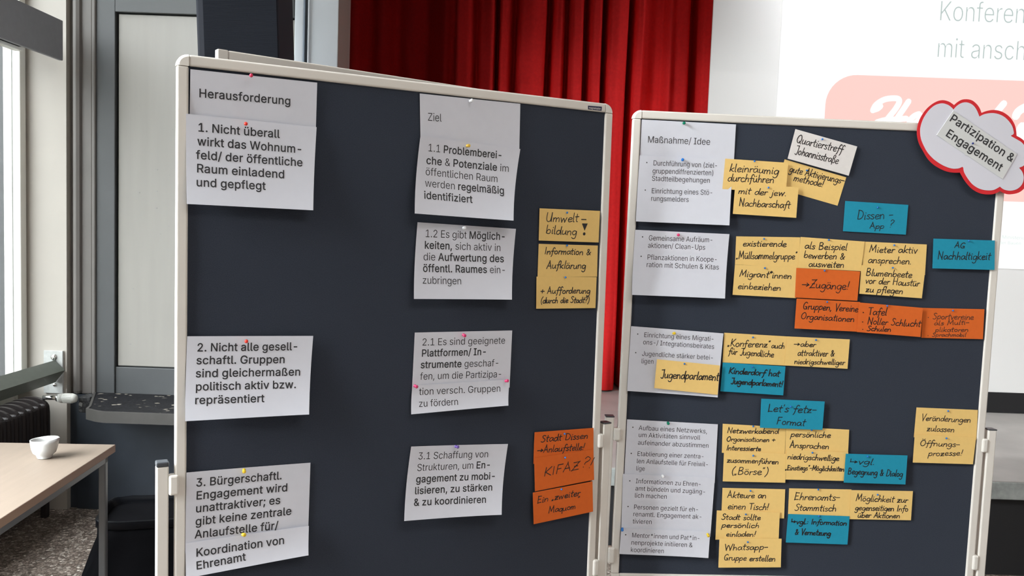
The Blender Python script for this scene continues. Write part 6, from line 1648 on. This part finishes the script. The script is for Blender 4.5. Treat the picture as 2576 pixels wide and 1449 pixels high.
vv = obj('valve', bm, M_CHROME, rad)
L = q2.x - q.x
bm = bmesh.new()
MM = Matrix.Translation((q.x, q.y, q.z)) @ Matrix.Rotation(math.pi / 2, 4, 'Y')
lathe(bm, [(0, 0), (.021, 0), (.024, .012), (.024, .02), (.022, .022), (.0235, .026), (.0225, L - .014), (.018, L - .003), (0, L)], 24, M=MM)
for k in range(18):
    a = 2 * math.pi * k / 18
    box(bm, (.0225, -.0016, .028), (.0248, .0016, L - .02), M=MM @ Matrix.Rotation(a, 4, 'Z'))
obj('thermostat_knob', bm, M_WPLAST, vv)

# ------------------------------------------------------------------ table and cup
TZ = 0.74
cor = onZ(291, 1118, TZ)
dirp = (onZ(0, 1306, TZ) - cor)
dirp.z = 0
dirp.normalize()
ang = math.atan2(-dirp.x, -dirp.y)            # long side runs towards the viewer
tb = empty('table', 'table with beech top and grey steel frame at the lower left', 'table', Matrix.Translation((cor.x, cor.y, 0)) @ Matrix.Rotation(-ang, 4, 'Z'))
TW, TL = 0.76, 1.5                             # local: x to the left is negative, y towards viewer is negative
bm = bmesh.new()
box(bm, (-TW, -TL, TZ - .026), (0, 0, TZ), .002, 1)
for f in bm.faces:
    if f.calc_center_median().z > TZ - .0005:
        f.material_index = 0
obj('tabletop', bm, [M_WOOD, M_EDGE], tb)
bm = bmesh.new()
i_ = .018
for lo, hi in (((-i_ - .025, -TL + i_, TZ - .056), (-i_, -i_, TZ - .026)), ((-TW + i_, -TL + i_, TZ - .056), (-TW + i_ + .025, -i_, TZ - .026)),
               ((-TW + i_, -i_ - .025, TZ - .056), (-i_, -i_, TZ - .026)), ((-TW + i_, -TL + i_, TZ - .056), (-i_, -TL + i_ + .025, TZ - .026))):
    box(bm, lo, hi, .002)
obj('apron', bm, M_TLEG, tb)
for lx, ly in ((-i_ - .023, -i_ - .023), (-TW + i_, -i_ - .023), (-i_ - .023, -TL + i_), (-TW + i_, -TL + i_)):
    bm = bmesh.new()
    box(bm, (lx, ly, .001), (lx + .023, ly + .023, TZ - .03), .003)
    obj('leg', bm, M_TLEG, tb)

cc = onZ(112, 1152, TZ)
sc_ = 2138 / cc.y
R_ = 33.5 / sc_
Hc = onY(113, 1104, cc.y).z - TZ
bm = bmesh.new()
prof = [(0, .002), (R_ * .42, .002), (R_ * .46, 0), (R_ * .52, .002), (R_ * .54, .006), (R_ * .60, .012), (R_ * .80, Hc * .30), (R_ * .92, Hc * .55), (R_ * .97, Hc * .8), (R_, Hc),
        (R_ - .003, Hc), (R_ * .97 - .0035, Hc * .8), (R_ * .90, Hc * .55), (R_ * .76, Hc * .30), (R_ * .5, .016), (0, .013)]
lathe(bm, prof, 40)
for v in bm.verts:                              # slanting rim with a pouring lip on the right
    f = max(0, v.co.z / Hc)
    v.co.z += f ** 2 * (.0030 * v.co.x / R_)
    if v.co.x > 0 and abs(v.co.y) < R_ * .5:
        g = f ** 4 * (1 - (v.co.y / (R_ * .5)) ** 2) * (v.co.x / R_) ** 4
        v.co.x += .006 * g
        v.co.z += .003 * g
o = obj('cup', bm, M_PORC)
o.location = (cc.x, cc.y, TZ + .0002)
tag(o, 'small white porcelain cup with a slight spout on the beech table', 'cup')

# ------------------------------------------------------------------ waste bin with a black bag
bt = onY(330, 1247, 3.48).z
brot = math.radians(14)
RX, RY = .27, .16
cornr = onY(284, 1247, 3.46)
bc = Vector((cornr.x, cornr.y, 0)) + Matrix.Rotation(brot, 3, 'Z') @ Vector((RX * .97, -RY * .97, 0))
wb = empty('waste_bin', 'waste bin covered by a black plastic bag between the table and the left board', 'bin', Matrix.Translation(bc) @ Matrix.Rotation(brot, 4, 'Z'))


def superell(rx, ry_, n_=40, pw=.3):
    out = []
    for k in range(n_):
        a = 2 * math.pi * k / n_
        ca, sa = math.cos(a), math.sin(a)
        out.append((rx * abs(ca) ** pw * (1 if ca >= 0 else -1), ry_ * abs(sa) ** pw * (1 if sa >= 0 else -1)))
    return out


def loft(rings, mi=0):
    bm = bmesh.new()
    R = [[bm.verts.new(p) for p in r] for r in rings]
    for A, B_ in zip(R, R[1:]):
        for i in range(len(A)):
            j = (i + 1) % len(A)
            bm.faces.new((A[i], A[j], B_[j], B_[i])).smooth = True
    bm.faces.new(R[0][::-1])
    bm.faces.new(R[-1])
    return bm


rings = []
for z_, g, gy, wob in ((.002, 1.26, 1.5, .05), (.03, 1.30, 1.55, .06), (.12, 1.17, 1.32, .06), (.22, 1.06, 1.12, .035), (bt - .07, 1.0, 1.0, .01), (bt - .03, .99, .99, .004)):
    rings.append([(p[0] * g * (1 + wob * math.sin(k * 2.6 + z_ * 20)), p[1] * gy * (1 + wob * math.cos(k * 2.1)), z_) for k, p in enumerate(superell(RX, RY))])
obj('bag', loft(rings), M_BAG, wb)
rings = []
for z_, g in ((bt - .034, 1.0), (bt - .030, 1.02), (bt - .012, 1.015), (bt - .002, 1.02), (bt, 1.01), (bt + .001, .98), (bt - .02, .96), (bt - .05, .93), (bt - .055, .3)):
    rings.append([(p[0] * g, p[1] * g, z_ + .0015 * math.sin(k * 1.7)) for k, p in enumerate(superell(RX, RY))])
obj('bag_rim', loft(rings), mat('glossy_black_plastic_rim', (0.004, 0.0045, 0.006), 0.35, spec=0.12), wb)
